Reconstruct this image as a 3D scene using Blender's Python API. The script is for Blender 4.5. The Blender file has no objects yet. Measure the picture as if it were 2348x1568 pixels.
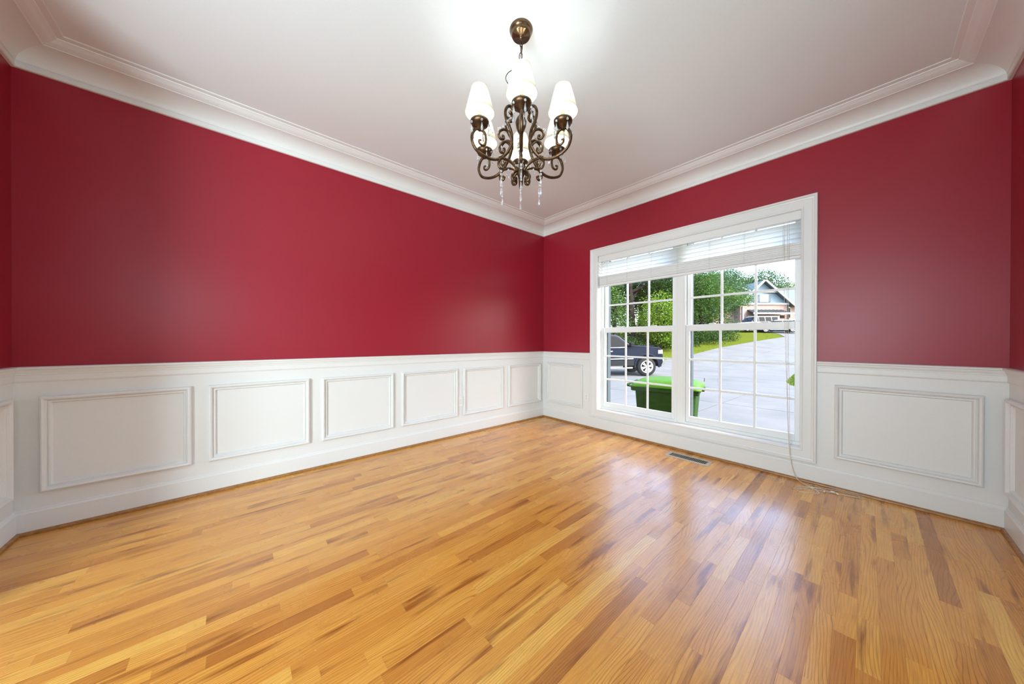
import bpy, math, random
from mathutils import Vector, Matrix, noise
random.seed(7)
S = bpy.context.scene
COL = S.collection
PI = math.pi

# ------------------------------------------------------------------ camera
F_PX = 716.417
YAW, PITCH, ROLL = 0.8509, -0.0041, 0.0019
CAM = Vector((3.1291, -3.3557, 1.10))
FW = Vector((-math.sin(YAW)*math.cos(PITCH), math.cos(YAW)*math.cos(PITCH), math.sin(PITCH)))
_r = Vector((math.cos(YAW), math.sin(YAW), 0)); _u = _r.cross(FW)
RT = math.cos(ROLL)*_r + math.sin(ROLL)*_u
UP = -math.sin(ROLL)*_r + math.cos(ROLL)*_u
cd = bpy.data.cameras.new('camera'); cam = bpy.data.objects.new('camera', cd); COL.objects.link(cam)
cd.sensor_width = 36.0; cd.lens = F_PX/2348*36.0; cd.clip_start = 0.02; cd.clip_end = 500
cam.matrix_world = Matrix(((RT.x, UP.x, -FW.x, CAM.x), (RT.y, UP.y, -FW.y, CAM.y), (RT.z, UP.z, -FW.z, CAM.z), (0, 0, 0, 1)))
S.camera = cam

# ------------------------------------------------------------------ world, sun, lamps, exposure
vs = S.view_settings
S.display_settings.display_device = 'sRGB'
vs.view_transform = 'Standard'; vs.look = 'None'; vs.exposure = 0.06; vs.gamma = 1.0; vs.use_curve_mapping = False
w = bpy.data.worlds.new('world'); S.world = w; w.use_nodes = True
nt = w.node_tree; nt.nodes.clear()
sky = nt.nodes.new('ShaderNodeTexSky'); sky.sky_type = 'NISHITA'; sky.sun_disc = False
sky.sun_elevation = math.radians(48); sky.sun_rotation = math.radians(84); sky.dust_density = 3.5; sky.air_density = 0.9; sky.ozone_density = 0.6
bg = nt.nodes.new('ShaderNodeBackground'); bg.inputs[1].default_value = 1.6
wo = nt.nodes.new('ShaderNodeOutputWorld')
nt.links.new(sky.outputs[0], bg.inputs[0]); nt.links.new(bg.outputs[0], wo.inputs[0])
sd = bpy.data.lights.new('sun', 'SUN'); sun = bpy.data.objects.new('sun', sd); COL.objects.link(sun)
sd.energy = 4.0; sd.color = (1.0, 0.95, 0.86); sd.angle = math.radians(0.6)
sun.rotation_euler = Vector((0.74, 0.07, 0.72)).to_track_quat('Z', 'Y').to_euler()

def area(name, loc, aim, sx, sy, power, color):
    d = bpy.data.lights.new(name, 'AREA'); d.shape = 'RECTANGLE'; d.size = sx; d.size_y = sy; d.energy = power; d.color = color
    o = bpy.data.objects.new(name, d); COL.objects.link(o); o.location = loc
    o.rotation_euler = (Vector(loc)-Vector(aim)).to_track_quat('Z', 'Y').to_euler()
    return o
# unseen fill lights, added to brighten the room through the openings behind the camera
area('fill_light_front', (3.0, -6.0, 1.2), (1.9, -2.0, 2.3), 1.3, 1.6, 200, (0.755, 0.935, 1.0))
area('fill_light_right', (5.6, -2.35, 1.2), (1.5, -2.35, 2.3), 1.9, 1.6, 12, (0.74, 0.94, 1.0))
# fill light added behind the camera to brighten the ceiling, like a bounced flash
area('ceiling_fill_light', (3.32, -3.95, 1.55), (2.35, -2.65, 2.755), .6, .6, 26, (0.66, 0.92, 1.0))
BULB = 280.0      # radiance of the chandelier bulbs

# ------------------------------------------------------------------ helpers
class MB:
    def __init__(s): s.v = []; s.f = []; s.sm = []
    def add(s, vs_, fs, smooth=False):
        n = len(s.v); s.v += [tuple(v) for v in vs_]
        for f in fs: s.f.append([i+n for i in f]); s.sm.append(smooth)
        return s
    def box(s, a, b):
        x0, y0, z0 = [min(p, q) for p, q in zip(a, b)]; x1, y1, z1 = [max(p, q) for p, q in zip(a, b)]
        return s.add([(x0,y0,z0),(x1,y0,z0),(x1,y1,z0),(x0,y1,z0),(x0,y0,z1),(x1,y0,z1),(x1,y1,z1),(x0,y1,z1)],
                     [(3,2,1,0),(4,5,6,7),(0,1,5,4),(1,2,6,5),(2,3,7,6),(3,0,4,7)])
    def bbox(s, a, b, c=0.004):      # chamfered box
        x0, y0, z0 = [min(p, q) for p, q in zip(a, b)]; x1, y1, z1 = [max(p, q) for p, q in zip(a, b)]
        cx, cy, cz = (x0+x1)/2, (y0+y1)/2, (z0+z1)/2; hx, hy, hz_ = (x1-x0)/2, (y1-y0)/2, (z1-z0)/2
        c = min(c, hx*.9, hy*.9, hz_*.9); V = []; idx = {}
        for sx in (-1, 1):
            for sy in (-1, 1):
                for sz in (-1, 1):
                    for k in range(3):
                        d = [hx-c, hy-c, hz_-c]; d[k] += c
                        idx[(sx, sy, sz, k)] = len(V); V.append((cx+sx*d[0], cy+sy*d[1], cz+sz*d[2]))
        Fs = []
        for k in range(3):
            for sg in (-1, 1):
                o = [i for i in range(3) if i != k]; q = []
                for a_, b_ in ((-1,-1),(1,-1),(1,1),(-1,1)):
                    t = [0, 0, 0]; t[k] = sg; t[o[0]] = a_; t[o[1]] = b_; q.append(idx[(*t, k)])
                if (sg > 0) == (k == 1): q = q[::-1]
                Fs.append(q)
        for k in range(3):
            o = [i for i in range(3) if i != k]
            for a_ in (-1, 1):
                for b_ in (-1, 1):
                    q = []
                    for (kk, e) in ((o[0], -1), (o[1], -1), (o[1], 1), (o[0], 1)):
                        t = [0, 0, 0]; t[o[0]] = a_; t[o[1]] = b_; t[k] = e; q.append(idx[(*t, kk)])
                    Fs.append(q)
        for sx in (-1, 1):
            for sy in (-1, 1):
                for sz in (-1, 1): Fs.append([idx[(sx, sy, sz, k)] for k in range(3)])
        s.add(V, Fs); s.fix = True
        return s
    def lathe(s, prof, n=20, o=(0, 0, 0), axis='z', smooth=True):
        V = []; Fs = []
        for r, z in prof:
            for i in range(n):
                a = 2*PI*i/n; c, t = r*math.cos(a), r*math.sin(a)
                p = (c, t, z) if axis == 'z' else ((z, c, t) if axis == 'x' else (t, z, c))
                V.append((o[0]+p[0], o[1]+p[1], o[2]+p[2]))
        for j in range(len(prof)-1):
            for i in range(n):
                k = (i+1) % n; Fs.append((j*n+i, j*n+k, (j+1)*n+k, (j+1)*n+i))
        return s.add(V, Fs, smooth)
    def tube(s, pts, r, n=8, cap=True, closed=False):
        P = [Vector(p) for p in pts]; m = len(P); V = []; Fs = []
        rr = r if hasattr(r, '__len__') else [r]*m
        T = [(P[(i+1) % m]-P[i-1] if closed else P[min(i+1, m-1)]-P[max(i-1, 0)]).normalized() for i in range(m)]
        ref = Vector((0, 0, 1)) if abs(T[0].z) < .9 else Vector((1, 0, 0))
        N = (ref-T[0]*ref.dot(T[0])).normalized()
        for i in range(m):
            N = N-T[i]*N.dot(T[i])
            N = N.normalized() if N.length > 1e-6 else T[i].orthogonal().normalized()
            B = T[i].cross(N)
            for k in range(n):
                a = 2*PI*k/n; V.append(P[i]+(N*math.cos(a)+B*math.sin(a))*rr[i])
        for i in range(m if closed else m-1):
            j = (i+1) % m
            for k in range(n):
                l = (k+1) % n; Fs.append((i*n+k, i*n+l, j*n+l, j*n+k))
        if cap and not closed: Fs += [tuple(range(n))[::-1], tuple((m-1)*n+k for k in range(n))]
        return s.add(V, Fs, True)
    def prism(s, poly, fn0, fn1):     # poly of 2D points mapped by fn0/fn1 to the two end faces
        n = len(poly); V = [fn0(*p) for p in poly]+[fn1(*p) for p in poly]
        return s.add(V, [tuple(range(n))[::-1], tuple(range(n, 2*n))]+[(i, (i+1) % n, n+(i+1) % n, n+i) for i in range(n)])
    def sphere(s, c, r, n=10, m=6, sc=(1, 1, 1), smooth=True):
        prof = [(max(r*math.sin(PI*i/m), 1e-5), -r*math.cos(PI*i/m)) for i in range(m+1)]
        t = MB().lathe(prof, n, smooth=smooth)
        return s.add([(c[0]+v[0]*sc[0], c[1]+v[1]*sc[1], c[2]+v[2]*sc[2]) for v in t.v], t.f, smooth)
    def mesh(s, name, mat=None):
        me = bpy.data.meshes.new(name); me.from_pydata(s.v, [], s.f)
        me.polygons.foreach_set('use_smooth', s.sm)
        if getattr(s, 'fix', False): fixn(me)
        me.update()
        if mat: me.materials.append(mat)
        return me
    def obj(s, name, mat=None, parent=None, loc=None):
        return link(name, s.mesh(name, mat), parent, loc)
import bmesh
def fixn(me):
    b = bmesh.new(); b.from_mesh(me); bmesh.ops.recalc_face_normals(b, faces=b.faces); b.to_mesh(me); b.free()
def link(name, me, parent=None, loc=None):
    o = bpy.data.objects.new(name, me); COL.objects.link(o)
    if parent: o.parent = parent
    if loc is not None: o.location = loc
    return o
def tag(o, label=None, cat=None, group=None, kind=None):
    if label: o['label'] = label
    if cat: o['category'] = cat
    if group: o['group'] = group
    if kind: o['kind'] = kind
    return o
def thing(name, loc, label, cat, rz=0, group=None):
    o = bpy.data.objects.new(name, None); COL.objects.link(o); o.empty_display_size = .1
    o.location = loc; o.rotation_euler = (0, 0, rz)
    return tag(o, label, cat, group)
def kids(o): return [c for c in bpy.data.objects if c.parent is o]
def copy_tree(o, parent=None):
    c = o.copy(); COL.objects.link(c); c.parent = parent
    for k in kids(o): copy_tree(k, c)
    return c
def bevel(o, w_, seg=2, ang=35):
    m = o.modifiers.new('bevel', 'BEVEL'); m.width = w_; m.segments = seg; m.limit_method = 'ANGLE'; m.angle_limit = math.radians(ang)
    return o
def spline(pts, sub=6):
    P = [Vector(p) for p in pts]; out = []
    for i in range(len(P)-1):
        a, b, c, d = P[max(i-1, 0)], P[i], P[i+1], P[min(i+2, len(P)-1)]
        for k in range(sub):
            t = k/sub
            out.append(.5*((2*b)+(c-a)*t+(2*a-5*b+4*c-d)*t*t+(3*b-a-3*c+d)*t**3))
    out.append(P[-1]); return out

# ------------------------------------------------------------------ materials
def mat(name, col, rough=.5, metal=0., spec=.5, coat=0., **kw):
    m = bpy.data.materials.new(name); m.use_nodes = True
    b = m.node_tree.nodes['Principled BSDF']
    b.inputs['Base Color'].default_value = (*col, 1); b.inputs['Roughness'].default_value = rough
    b.inputs['Metallic'].default_value = metal; b.inputs['Specular IOR Level'].default_value = spec
    b.inputs['Coat Weight'].default_value = coat
    for k, v in kw.items(): b.inputs[k.replace('_', ' ')].default_value = v
    return m
def nodes(m): return m.node_tree.nodes, m.node_tree.links, m.node_tree.nodes['Principled BSDF']
def noisy(m, scale, c0, c1, p0=.35, p1=.65, detail=4, vec='Object', stretch=None, bump=0., dist=.01):
    N, L, B = nodes(m)
    tc = N.new('ShaderNodeTexCoord'); n = N.new('ShaderNodeTexNoise'); n.inputs['Scale'].default_value = scale; n.inputs['Detail'].default_value = detail
    src = tc.outputs[vec] if vec in ('Object', 'Generated') else N.new('ShaderNodeNewGeometry').outputs['Position']
    if stretch:
        mp = N.new('ShaderNodeMapping'); mp.inputs['Scale'].default_value = stretch; L.new(src, mp.inputs[0]); src = mp.outputs[0]
    L.new(src, n.inputs['Vector'])
    r = N.new('ShaderNodeValToRGB'); e = r.color_ramp.elements
    e[0].position = p0; e[0].color = (*c0, 1); e[1].position = p1; e[1].color = (*c1, 1)
    L.new(n.outputs[0], r.inputs[0]); L.new(r.outputs[0], B.inputs['Base Color'])
    if bump:
        bp = N.new('ShaderNodeBump'); bp.inputs['Strength'].default_value = bump; bp.inputs['Distance'].default_value = dist
        L.new(n.outputs[0], bp.inputs['Height']); L.new(bp.outputs[0], B.inputs['Normal'])
    return m
def wallpaint(name, col, rough, bump=.04, spec=.5):
    m = mat(name, col, rough, spec=spec)
    k = .97
    return noisy(m, 160, tuple(c*k for c in col), col, .3, .7, 2, 'Position', None, bump, .002)
M = {}
M['red'] = wallpaint('red_eggshell_paint', (.325, .012, .028), .38, .04, .42)
M['white'] = wallpaint('white_trim_paint', (.80, .79, .775), .38, .015)
M['wains'] = wallpaint('white_wall_paint', (.80, .79, .775), .40, .03)
M['ceil'] = wallpaint('ceiling_paint', (.80, .82, .83), .85, .03)
M['hall'] = wallpaint('hall_paint', (.72, .70, .66), .7, .03)
M['vinyl'] = mat('white_vinyl', (.84, .84, .83), .32)
M['blind'] = mat('white_blind_slat', (.82, .81, .79), .4)
def slat_mat():
    m = mat('translucent_white_slat', (.86, .86, .85), .4); N, L, B = nodes(m)
    t = N.new('ShaderNodeBsdfTranslucent'); t.inputs[0].default_value = (.92, .92, .90, 1)
    x = N.new('ShaderNodeMixShader'); x.inputs[0].default_value = .8
    L.new(B.outputs[0], x.inputs[1]); L.new(t.outputs[0], x.inputs[2]); L.new(x.outputs[0], N['Material Output'].inputs[0]); return m
M['slat'] = slat_mat()
M['cord'] = mat('white_cord', (.72, .68, .60), .8)
M['plastic'] = mat('white_plastic', (.82, .81, .78), .3)
M['dark'] = mat('dark_slot', (.008, .008, .008), .8, spec=.1)
M['shadedframe'] = mat('shaded_screen_track', (.075, .095, .105), .6, spec=.2)  # track stands in shade; that shade is put into its dark grey
M['sub'] = mat('floor_backing', (.16, .08, .03), .8)

def glass_mat(name, tint=(1, 1, 1), gloss=.06):
    m = bpy.data.materials.new(name); m.use_nodes = True; N, L = m.node_tree.nodes, m.node_tree.links; N.clear()
    t = N.new('ShaderNodeBsdfTransparent'); t.inputs[0].default_value = (*tint, 1)
    g = N.new('ShaderNodeBsdfGlossy'); g.inputs['Roughness'].default_value = 0.0
    f = N.new('ShaderNodeFresnel'); f.inputs[0].default_value = 1.45
    x = N.new('ShaderNodeMixShader'); o = N.new('ShaderNodeOutputMaterial')
    L.new(f.outputs[0], x.inputs[0]); L.new(t.outputs[0], x.inputs[1]); L.new(g.outputs[0], x.inputs[2]); L.new(x.outputs[0], o.inputs[0])
    return m
M['glass'] = glass_mat('window_glass', (.97, .985, .98))
def wood_mat(name, plank=True):
    m = mat(name, (.5, .3, .1), .3, coat=1.0); N, L, B = nodes(m)
    B.inputs['Specular IOR Level'].default_value = 0.0
    B.inputs['Coat IOR'].default_value = 1.85
    geo = N.new('ShaderNodeNewGeometry')
    at = N.new('ShaderNodeAttribute'); at.attribute_name = 'tone'
    sd_ = N.new('ShaderNodeAttribute'); sd_.attribute_name = 'seed'
    cmb = N.new('ShaderNodeCombineXYZ')
    mu = N.new('ShaderNodeMath'); mu.operation = 'MULTIPLY'; mu.inputs[1].default_value = 7.31; L.new(sd_.outputs['Fac'], mu.inputs[0])
    mu2 = N.new('ShaderNodeMath'); mu2.operation = 'MULTIPLY'; mu2.inputs[1].default_value = 3.7; L.new(sd_.outputs['Fac'], mu2.inputs[0])
    L.new(mu.outputs[0], cmb.inputs[0]); L.new(mu2.outputs[0], cmb.inputs[1]); L.new(mu.outputs[0], cmb.inputs[2])
    ad = N.new('ShaderNodeVectorMath'); ad.operation = 'ADD'; L.new(geo.outputs['Position'], ad.inputs[0]); L.new(cmb.outputs[0], ad.inputs[1])
    mp = N.new('ShaderNodeMapping'); mp.inputs['Scale'].default_value = (1, .2, 1); L.new(ad.outputs[0], mp.inputs[0])
    wv = N.new('ShaderNodeTexWave'); wv.wave_type = 'BANDS'; wv.bands_direction = 'X'; wv.wave_profile = 'SAW'
    wv.inputs['Scale'].default_value = 30; wv.inputs['Distortion'].default_value = 36; wv.inputs['Detail'].default_value = 1.6
    wv.inputs['Detail Scale'].default_value = .27; wv.inputs['Detail Roughness'].default_value = .4
    L.new(mp.outputs[0], wv.inputs[0])
    mp2 = N.new('ShaderNodeMapping'); mp2.inputs['Scale'].default_value = (1, .035, 1); L.new(ad.outputs[0], mp2.inputs[0])
    n1 = N.new('ShaderNodeTexNoise'); n1.inputs['Scale'].default_value = 260; n1.inputs['Detail'].default_value = 3; L.new(mp2.outputs[0], n1.inputs['Vector'])
    mp3 = N.new('ShaderNodeMapping'); mp3.inputs['Scale'].default_value = (1, .10, 1); L.new(ad.outputs[0], mp3.inputs[0])
    n2 = N.new('ShaderNodeTexNoise'); n2.inputs['Scale'].default_value = 22; n2.inputs['Detail'].default_value = 4; L.new(mp3.outputs[0], n2.inputs['Vector'])
    base = N.new('ShaderNodeValToRGB'); e = base.color_ramp.elements
    e[0].position = 0; e[0].color = (.42, .150, .024, 1); e[1].position = 1; e[1].color = (.86, .475, .10, 1)
    k = e.new(.35); k.color = (.64, .262, .042, 1); k = e.new(.7); k.color = (.80, .375, .066, 1)
    L.new(at.outputs['Fac'], base.inputs[0])
    # growth-ring lines
    rr = N.new('ShaderNodeValToRGB'); e = rr.color_ramp.elements
    e[0].position = .0; e[0].color = (.90, .86, .80, 1); e[1].position = .96; e[1].color = (.45, .27, .14, 1)
    k = e.new(.25); k.color = (1, 1, 1, 1); k = e.new(.74); k.color = (.97, .94, .90, 1)
    L.new(wv.outputs[0], rr.inputs[0])
    m1 = N.new('ShaderNodeMix'); m1.data_type = 'RGBA'; m1.blend_type = 'MULTIPLY'; 
    wn = N.new('ShaderNodeTexWhiteNoise'); wn.noise_dimensions = '1D'; L.new(sd_.outputs['Fac'], wn.inputs['W'])
    lm = N.new('ShaderNodeMapRange'); lm.inputs[3].default_value = .15; lm.inputs[4].default_value = .85; L.new(wn.outputs['Value'], lm.inputs[0]); L.new(lm.outputs[0], m1.inputs[0])
    L.new(base.outputs[0], m1.inputs[6]); L.new(rr.outputs[0], m1.inputs[7])
    fr = N.new('ShaderNodeValToRGB'); e = fr.color_ramp.elements
    e[0].position = .3; e[0].color = (.80, .74, .66, 1); e[1].position = .62; e[1].color = (1.04, 1.03, 1.0, 1); L.new(n1.outputs[0], fr.inputs[0])
    m2 = N.new('ShaderNodeMix'); m2.data_type = 'RGBA'; m2.blend_type = 'MULTIPLY'; m2.inputs[0].default_value = .8
    L.new(m1.outputs[2], m2.inputs[6]); L.new(fr.outputs[0], m2.inputs[7])
    # broad mineral streaks
    sr = N.new('ShaderNodeValToRGB'); e = sr.color_ramp.elements
    e[0].position = .31; e[0].color = (.46, .32, .22, 1); e[1].position = .43; e[1].color = (1, 1, 1, 1)
    k = e.new(.75); k.color = (1.06, 1.06, 1.04, 1); L.new(n2.outputs[0], sr.inputs[0])
    m3 = N.new('ShaderNodeMix'); m3.data_type = 'RGBA'; m3.blend_type = 'MULTIPLY'; m3.inputs[0].default_value = .9
    L.new(m2.outputs[2], m3.inputs[6]); L.new(sr.outputs[0], m3.inputs[7])
    L.new(m3.outputs[2], B.inputs['Base Color'])
    # worn satin finish: uneven gloss
    n3 = N.new('ShaderNodeTexNoise'); n3.inputs['Scale'].default_value = 3.2; n3.inputs['Detail'].default_value = 6; L.new(geo.outputs['Position'], n3.inputs['Vector'])
    mr = N.new('ShaderNodeMapRange'); mr.inputs[1].default_value = .3; mr.inputs[2].default_value = .7; mr.inputs[3].default_value = .19; mr.inputs[4].default_value = .33
    L.new(n3.outputs[0], mr.inputs[0]); L.new(mr.outputs[0], B.inputs['Coat Roughness'])
    bp = N.new('ShaderNodeBump'); bp.inputs['Strength'].default_value = .10; bp.inputs['Distance'].default_value = .001
    L.new(n1.outputs[0], bp.inputs['Height']); L.new(bp.outputs[0], B.inputs['Normal'])
    return m
M['wood'] = wood_mat('oak_strip_floor')
M['shoe'] = noisy(mat('stained_oak_moulding', (.34, .15, .045), .35), 40, (.27, .11, .03), (.42, .20, .06), .3, .7, 4, 'Position', (1, 1, 1))

# ------------------------------------------------------------------ room shell
LA, W, H = 4.298, 3.6685, 2.755
RAIL, CROWN = .948, 2.611
CH = 2.45        # height of the openings to the hall
WALLS = {  # origin, direction, inward normal, length
    'left': (Vector((0, -LA, 0)), Vector((0, 1, 0)), Vector((1, 0, 0)), LA),
    'back': (Vector((0, 0, 0)), Vector((1, 0, 0)), Vector((0, -1, 0)), W),
    'right': (Vector((W, 0, 0)), Vector((0, -1, 0)), Vector((-1, 0, 0)), LA),
    'front': (Vector((W, -LA, 0)), Vector((-1, 0, 0)), Vector((0, 1, 0)), W)}
TH = .12
IX0, IX1, IZ0, IZ1 = .915, 2.785, .2524, 2.15      # window opening (inner edge of the casing)
JB = .014                                           # jamb board thickness
holes = {'left': None, 'back': (IX0-JB, IX1+JB, IZ0-JB, IZ1+JB), 'right': (1.35, 3.35, -.01, CH), 'front': (.60, 2.75, -.01, CH)}
def struct(o, label=None): return tag(o, label, None, None, 'structure')
def wall_boxes(side, z0, z1, thick):
    O, d, n, Ln = WALLS[side]; h = holes[side]; mb = MB()
    def bx(s0, s1, a, b):
        if s1-s0 < 1e-4 or b-a < 1e-4: return
        p = O+d*s0; q = O+d*s1-n*thick
        mb.box((p.x, p.y, a), (q.x, q.y, b))
    if not h: bx(0, Ln, z0, z1)
    else:
        s0, s1, h0, h1 = h; h0 = max(h0, z0); h1 = min(h1, z1)
        bx(0, s0, z0, z1); bx(s1, Ln, z0, z1); bx(s0, s1, z0, h0); bx(s0, s1, h1, z1)
    return mb
WALL = {}
lab = {'left': 'long red wall over white panelled wainscot, left of the corner', 'back': 'red wall around the white double window',
       'right': 'red wall with white wainscot at the right edge', 'front': 'red wall with white wainscot at the left edge'}
for sd_n in WALLS:
    th = .16 if sd_n == 'back' else TH
    WALL[sd_n] = struct(wall_boxes(sd_n, RAIL-.03, H, th).obj('wall_'+sd_n, M['red']), lab[sd_n])
    wall_boxes(sd_n, 0, RAIL-.03, th).obj('wainscot', M['wains'], WALL[sd_n])
fl = struct(MB().box((-.14, -7.1, -.12), (6.3, .16, -.006)).obj('floor', M['sub']), 'glossy honey oak strip floor')
struct(MB().box((-.14, -7.1, H), (6.3, .16, H+.12)).obj('ceiling', M['ceil']), 'smooth white ceiling')
# adjoining hall behind the camera (never in frame, closes the place)
hw = MB(); hw.box((-.12, -7.1, 0), (0, -LA-TH, H)); hw.obj('wall_hall_left', M['hall'])
MB().box((0, -7.1, 0), (6.3, -7.0, H)).obj('wall_hall_front', M['hall'])
MB().box((6.2, -7.0, 0), (6.3, .16, H)).obj('wall_hall_right', M['hall'])
MB().box((W+TH, 0, 0), (6.2, .16, H)).obj('wall_hall_back', M['hall'])
for n_ in ('left', 'front', 'right', 'back'): struct(bpy.data.objects['wall_hall_'+n_], 'plain pale hall wall behind the camera')

def run(prof, side, s0=0., s1=None, m0=1, m1=1):
    """sweep a profile of (o, z) points along a wall, mitred at inner corners"""
    O, d, n, Ln = WALLS[side]; s1 = Ln if s1 is None else s1
    k = len(prof); V = []
    for o, z in prof: V.append(O+d*(s0+o*m0)+n*o+Vector((0, 0, z)))
    for o, z in prof: V.append(O+d*(s1-o*m1)+n*o+Vector((0, 0, z)))
    Fs = [(i, i+1, k+i+1, k+i) for i in range(k-1)]
    mb = MB().add(V, Fs)
    if not m0: mb.f.append(list(range(k))); mb.sm.append(False)
    if not m1: mb.f.append(list(range(k, 2*k))[::-1]); mb.sm.append(False)
    return mb
cove = [(.020+.118*(1-math.cos(t))**.92, 2.645+.070*math.sin(t)) for t in [i*PI/2/22 for i in range(23)]]
P_CROWN = [(0, CROWN), (.014, CROWN), (.018, CROWN+.004), (.018, CROWN+.024), (.013, CROWN+.028), (.016, 2.643)] + cove + \
          [(.142, 2.7152), (.1435, 2.7178), (.155, 2.7215), (.172, 2.7285), (.188, 2.7375), (.200, 2.7435), (.2015, 2.7465), (.228, 2.7500), (.230, 2.7518), (.230, H)]
P_RAIL = [(0, RAIL), (.020, RAIL-.001), (.026, RAIL-.005), (.027, RAIL-.011), (.024, RAIL-.017), (.018, RAIL-.019), (.018, RAIL-.024), (.014, RAIL-.034),
          (.011, RAIL-.040), (.011, RAIL-.046), (.008, RAIL-.048), (.008, RAIL-.080), (.004, RAIL-.088), (0, RAIL-.090)]
P_BASE = [(0, .142), (.004, .141), (.007, .137), (.008, .130), (.012, .124), (.015, .121), (.015, .001)]
P_SHOE = [(.0152, .020), (.019, .0195), (.024, .0165), (.0275, .012), (.029, .006), (.029, .001)]
n_tr = 1
for sd_n, segs in (('left', [(0, None, 1, 1)]), ('back', [(0, None, 1, 1)]), ('right', [(0, 1.25, 1, 0), (3.45, None, 0, 1)]), ('front', [(0, .55, 1, 0), (2.85, None, 0, 1)])):
    struct(run(P_CROWN, sd_n).obj('trim_%d' % n_tr, M['white']), {'left': 'wide white crown moulding above the long red wall', 'back': 'white crown moulding above the window wall', 'right': 'white crown moulding at the right edge', 'front': 'white crown moulding at the left edge'}[sd_n]); n_tr += 1
    rs = [(0, .8186, 1, 0), (2.870, None, 0, 1)] if sd_n == 'back' else segs
    for i, (a, b, m0, m1) in enumerate(rs):
        struct(run(P_RAIL, sd_n, a, b, m0, m1).obj('trim_%d' % n_tr, M['white']), 'white chair rail on the %s wall%s' % (sd_n, ', piece %s the window' % ('left of' if i == 0 else 'right of') if sd_n == 'back' else '')); n_tr += 1
    for i, (a, b, m0, m1) in enumerate(segs):
        bb = struct(run(P_BASE, sd_n, a, b, m0, m1).obj('baseboard_'+sd_n, M['white']), 'white baseboard along the %s wall' % sd_n)
        sh = run(P_SHOE, sd_n, a, b, m0, m1).obj('shoe_moulding', M['shoe'], bb); tag(sh, 'stained oak shoe moulding')

# wainscot panel mouldings: one mitred frame each
P_PAN = [(0, 0), (0, .018), (.004, .026), (.010, .029), (.018, .026), (.023, .013), (.027, .010), (.029, .014), (.036, .014), (.040, .006), (.042, 0)]
def frame_mesh(P, x0, x1, z0, z1, mp):
    """rectangular mitred frame; P = (inward offset, height); mp(a, z, h) maps to world"""
    k = len(P); V = []
    for (cx, cz, sx, sz) in ((x0, z0, 1, 1), (x1, z0, -1, 1), (x1, z1, -1, -1), (x0, z1, 1, -1)):
        for w_, h in P: V.append(mp(cx+sx*w_, cz+sz*w_, h))
    Fs = []
    for c in range(4):
        e = (c+1) % 4
        for i in range(k-1): Fs.append((c*k+i, e*k+i, e*k+i+1, c*k+i+1))
    mb = MB().add(V, Fs); mb.fix = True
    return mb
def panel(side, s0, s1, z0, z1):
    O, d, n, Ln = WALLS[side]
    return frame_mesh(P_PAN, s0, s1, z0, z1, lambda a, z, h: O+d*a+n*h+Vector((0, 0, z))).obj('panel_moulding', M['white'], WALL[side])
PZ0, PZ1 = .229, .776
for a, b in ((-4.208, -3.60), (-3.516, -2.901), (-2.81, -2.192), (-2.108, -1.455), (-1.373, -.777), (-.681, -.074)):
    panel('left', LA+a, LA+b, PZ0, PZ1)
panel('back', .093, .700, PZ0, PZ1+.012); panel('back', 2.965, 3.587, PZ0, PZ1)
panel('right', .075, .68, PZ0, PZ1); panel('right', .76, 1.18, PZ0, PZ1)
panel('front', W-.68, W-.075, PZ0, PZ1)

# ------------------------------------------------------------------ oak strips
PW = .0572
def in_view_area(x0, x1, y0, y1):
    P = []
    for X in ((x0, y0), (x1, y0), (x1, y1), (x0, y1)):
        d = Vector((X[0], X[1], 0))-CAM; z = d.dot(FW)
        if z < .15: z = .15
        P.append((min(max(1174+F_PX*d.dot(RT)/z, 0), 2348), min(max(784-F_PX*d.dot(UP)/z, 0), 1568)))
    return abs(sum(P[i][0]*P[(i+1) % 4][1]-P[(i+1) % 4][0]*P[i][1] for i in range(4)))/2
planks = []
rx = random.Random(21)
x = .016; row = 0
while x < W-.016:
    y = -LA+.016-rx.random()*.7; xb = min(x+PW, W-.014); last = .5
    while y < -.016:
        L_ = rx.choice([.3, .42, .55, .7, .85, 1.05, 1.3])*(.85+.3*rx.random())
        y1 = min(y+L_, -.014)
        if -.014-y1 < .12: y1 = -.014
        ya = max(y, -LA+.014)
        if y1-ya > .03:
            t = min(1, max(0, rx.gauss(.63, .16)))
            if rx.random() < .05: t = .1+rx.random()*.2
            planks.append((x, xb, ya, y1, t, len(planks)*1.0+rx.random(), rx.uniform(-.00012, .00012)))
        y = y1
    x += PW
def plank_geo(mb, p):
    x0, x1, y0, y1, t, sd_, dz = p; g, c = .00008, .00025
    x0 += g; x1 -= g; y0 += g; y1 -= g
    V = [(x0, y0, -.006), (x1, y0, -.006), (x1, y1, -.006), (x0, y1, -.006), (x0, y0, dz-c), (x1, y0, dz-c), (x1, y1, dz-c), (x0, y1, dz-c),
         (x0+c, y0+c, dz), (x1-c, y0+c, dz), (x1-c, y1-c, dz), (x0+c, y1-c, dz)]
    Fs = [(8, 9, 10, 11)]
    for i in range(4):
        j = (i+1) % 4; Fs += [(i, j, 4+j, 4+i), (4+i, 4+j, 8+j, 8+i)]
    mb.add(V, Fs)
def plank_obj(name, ps):
    mb = MB()
    for p in ps: plank_geo(mb, p)
    me = mb.mesh(name, M['wood'])
    a = me.attributes.new('tone', 'FLOAT', 'POINT'); a.data.foreach_set('value', [p[4] for p in ps for _ in range(12)])
    a = me.attributes.new('seed', 'FLOAT', 'POINT'); a.data.foreach_set('value', [p[5] for p in ps for _ in range(12)])
    return link(name, me, fl)
planks.sort(key=lambda p: -in_view_area(*p[:4]))
for p in planks[:298]: plank_obj('floor_plank', [p])
if planks[298:]: tag(plank_obj('floor_planks', planks[298:]), kind='stuff')

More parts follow.
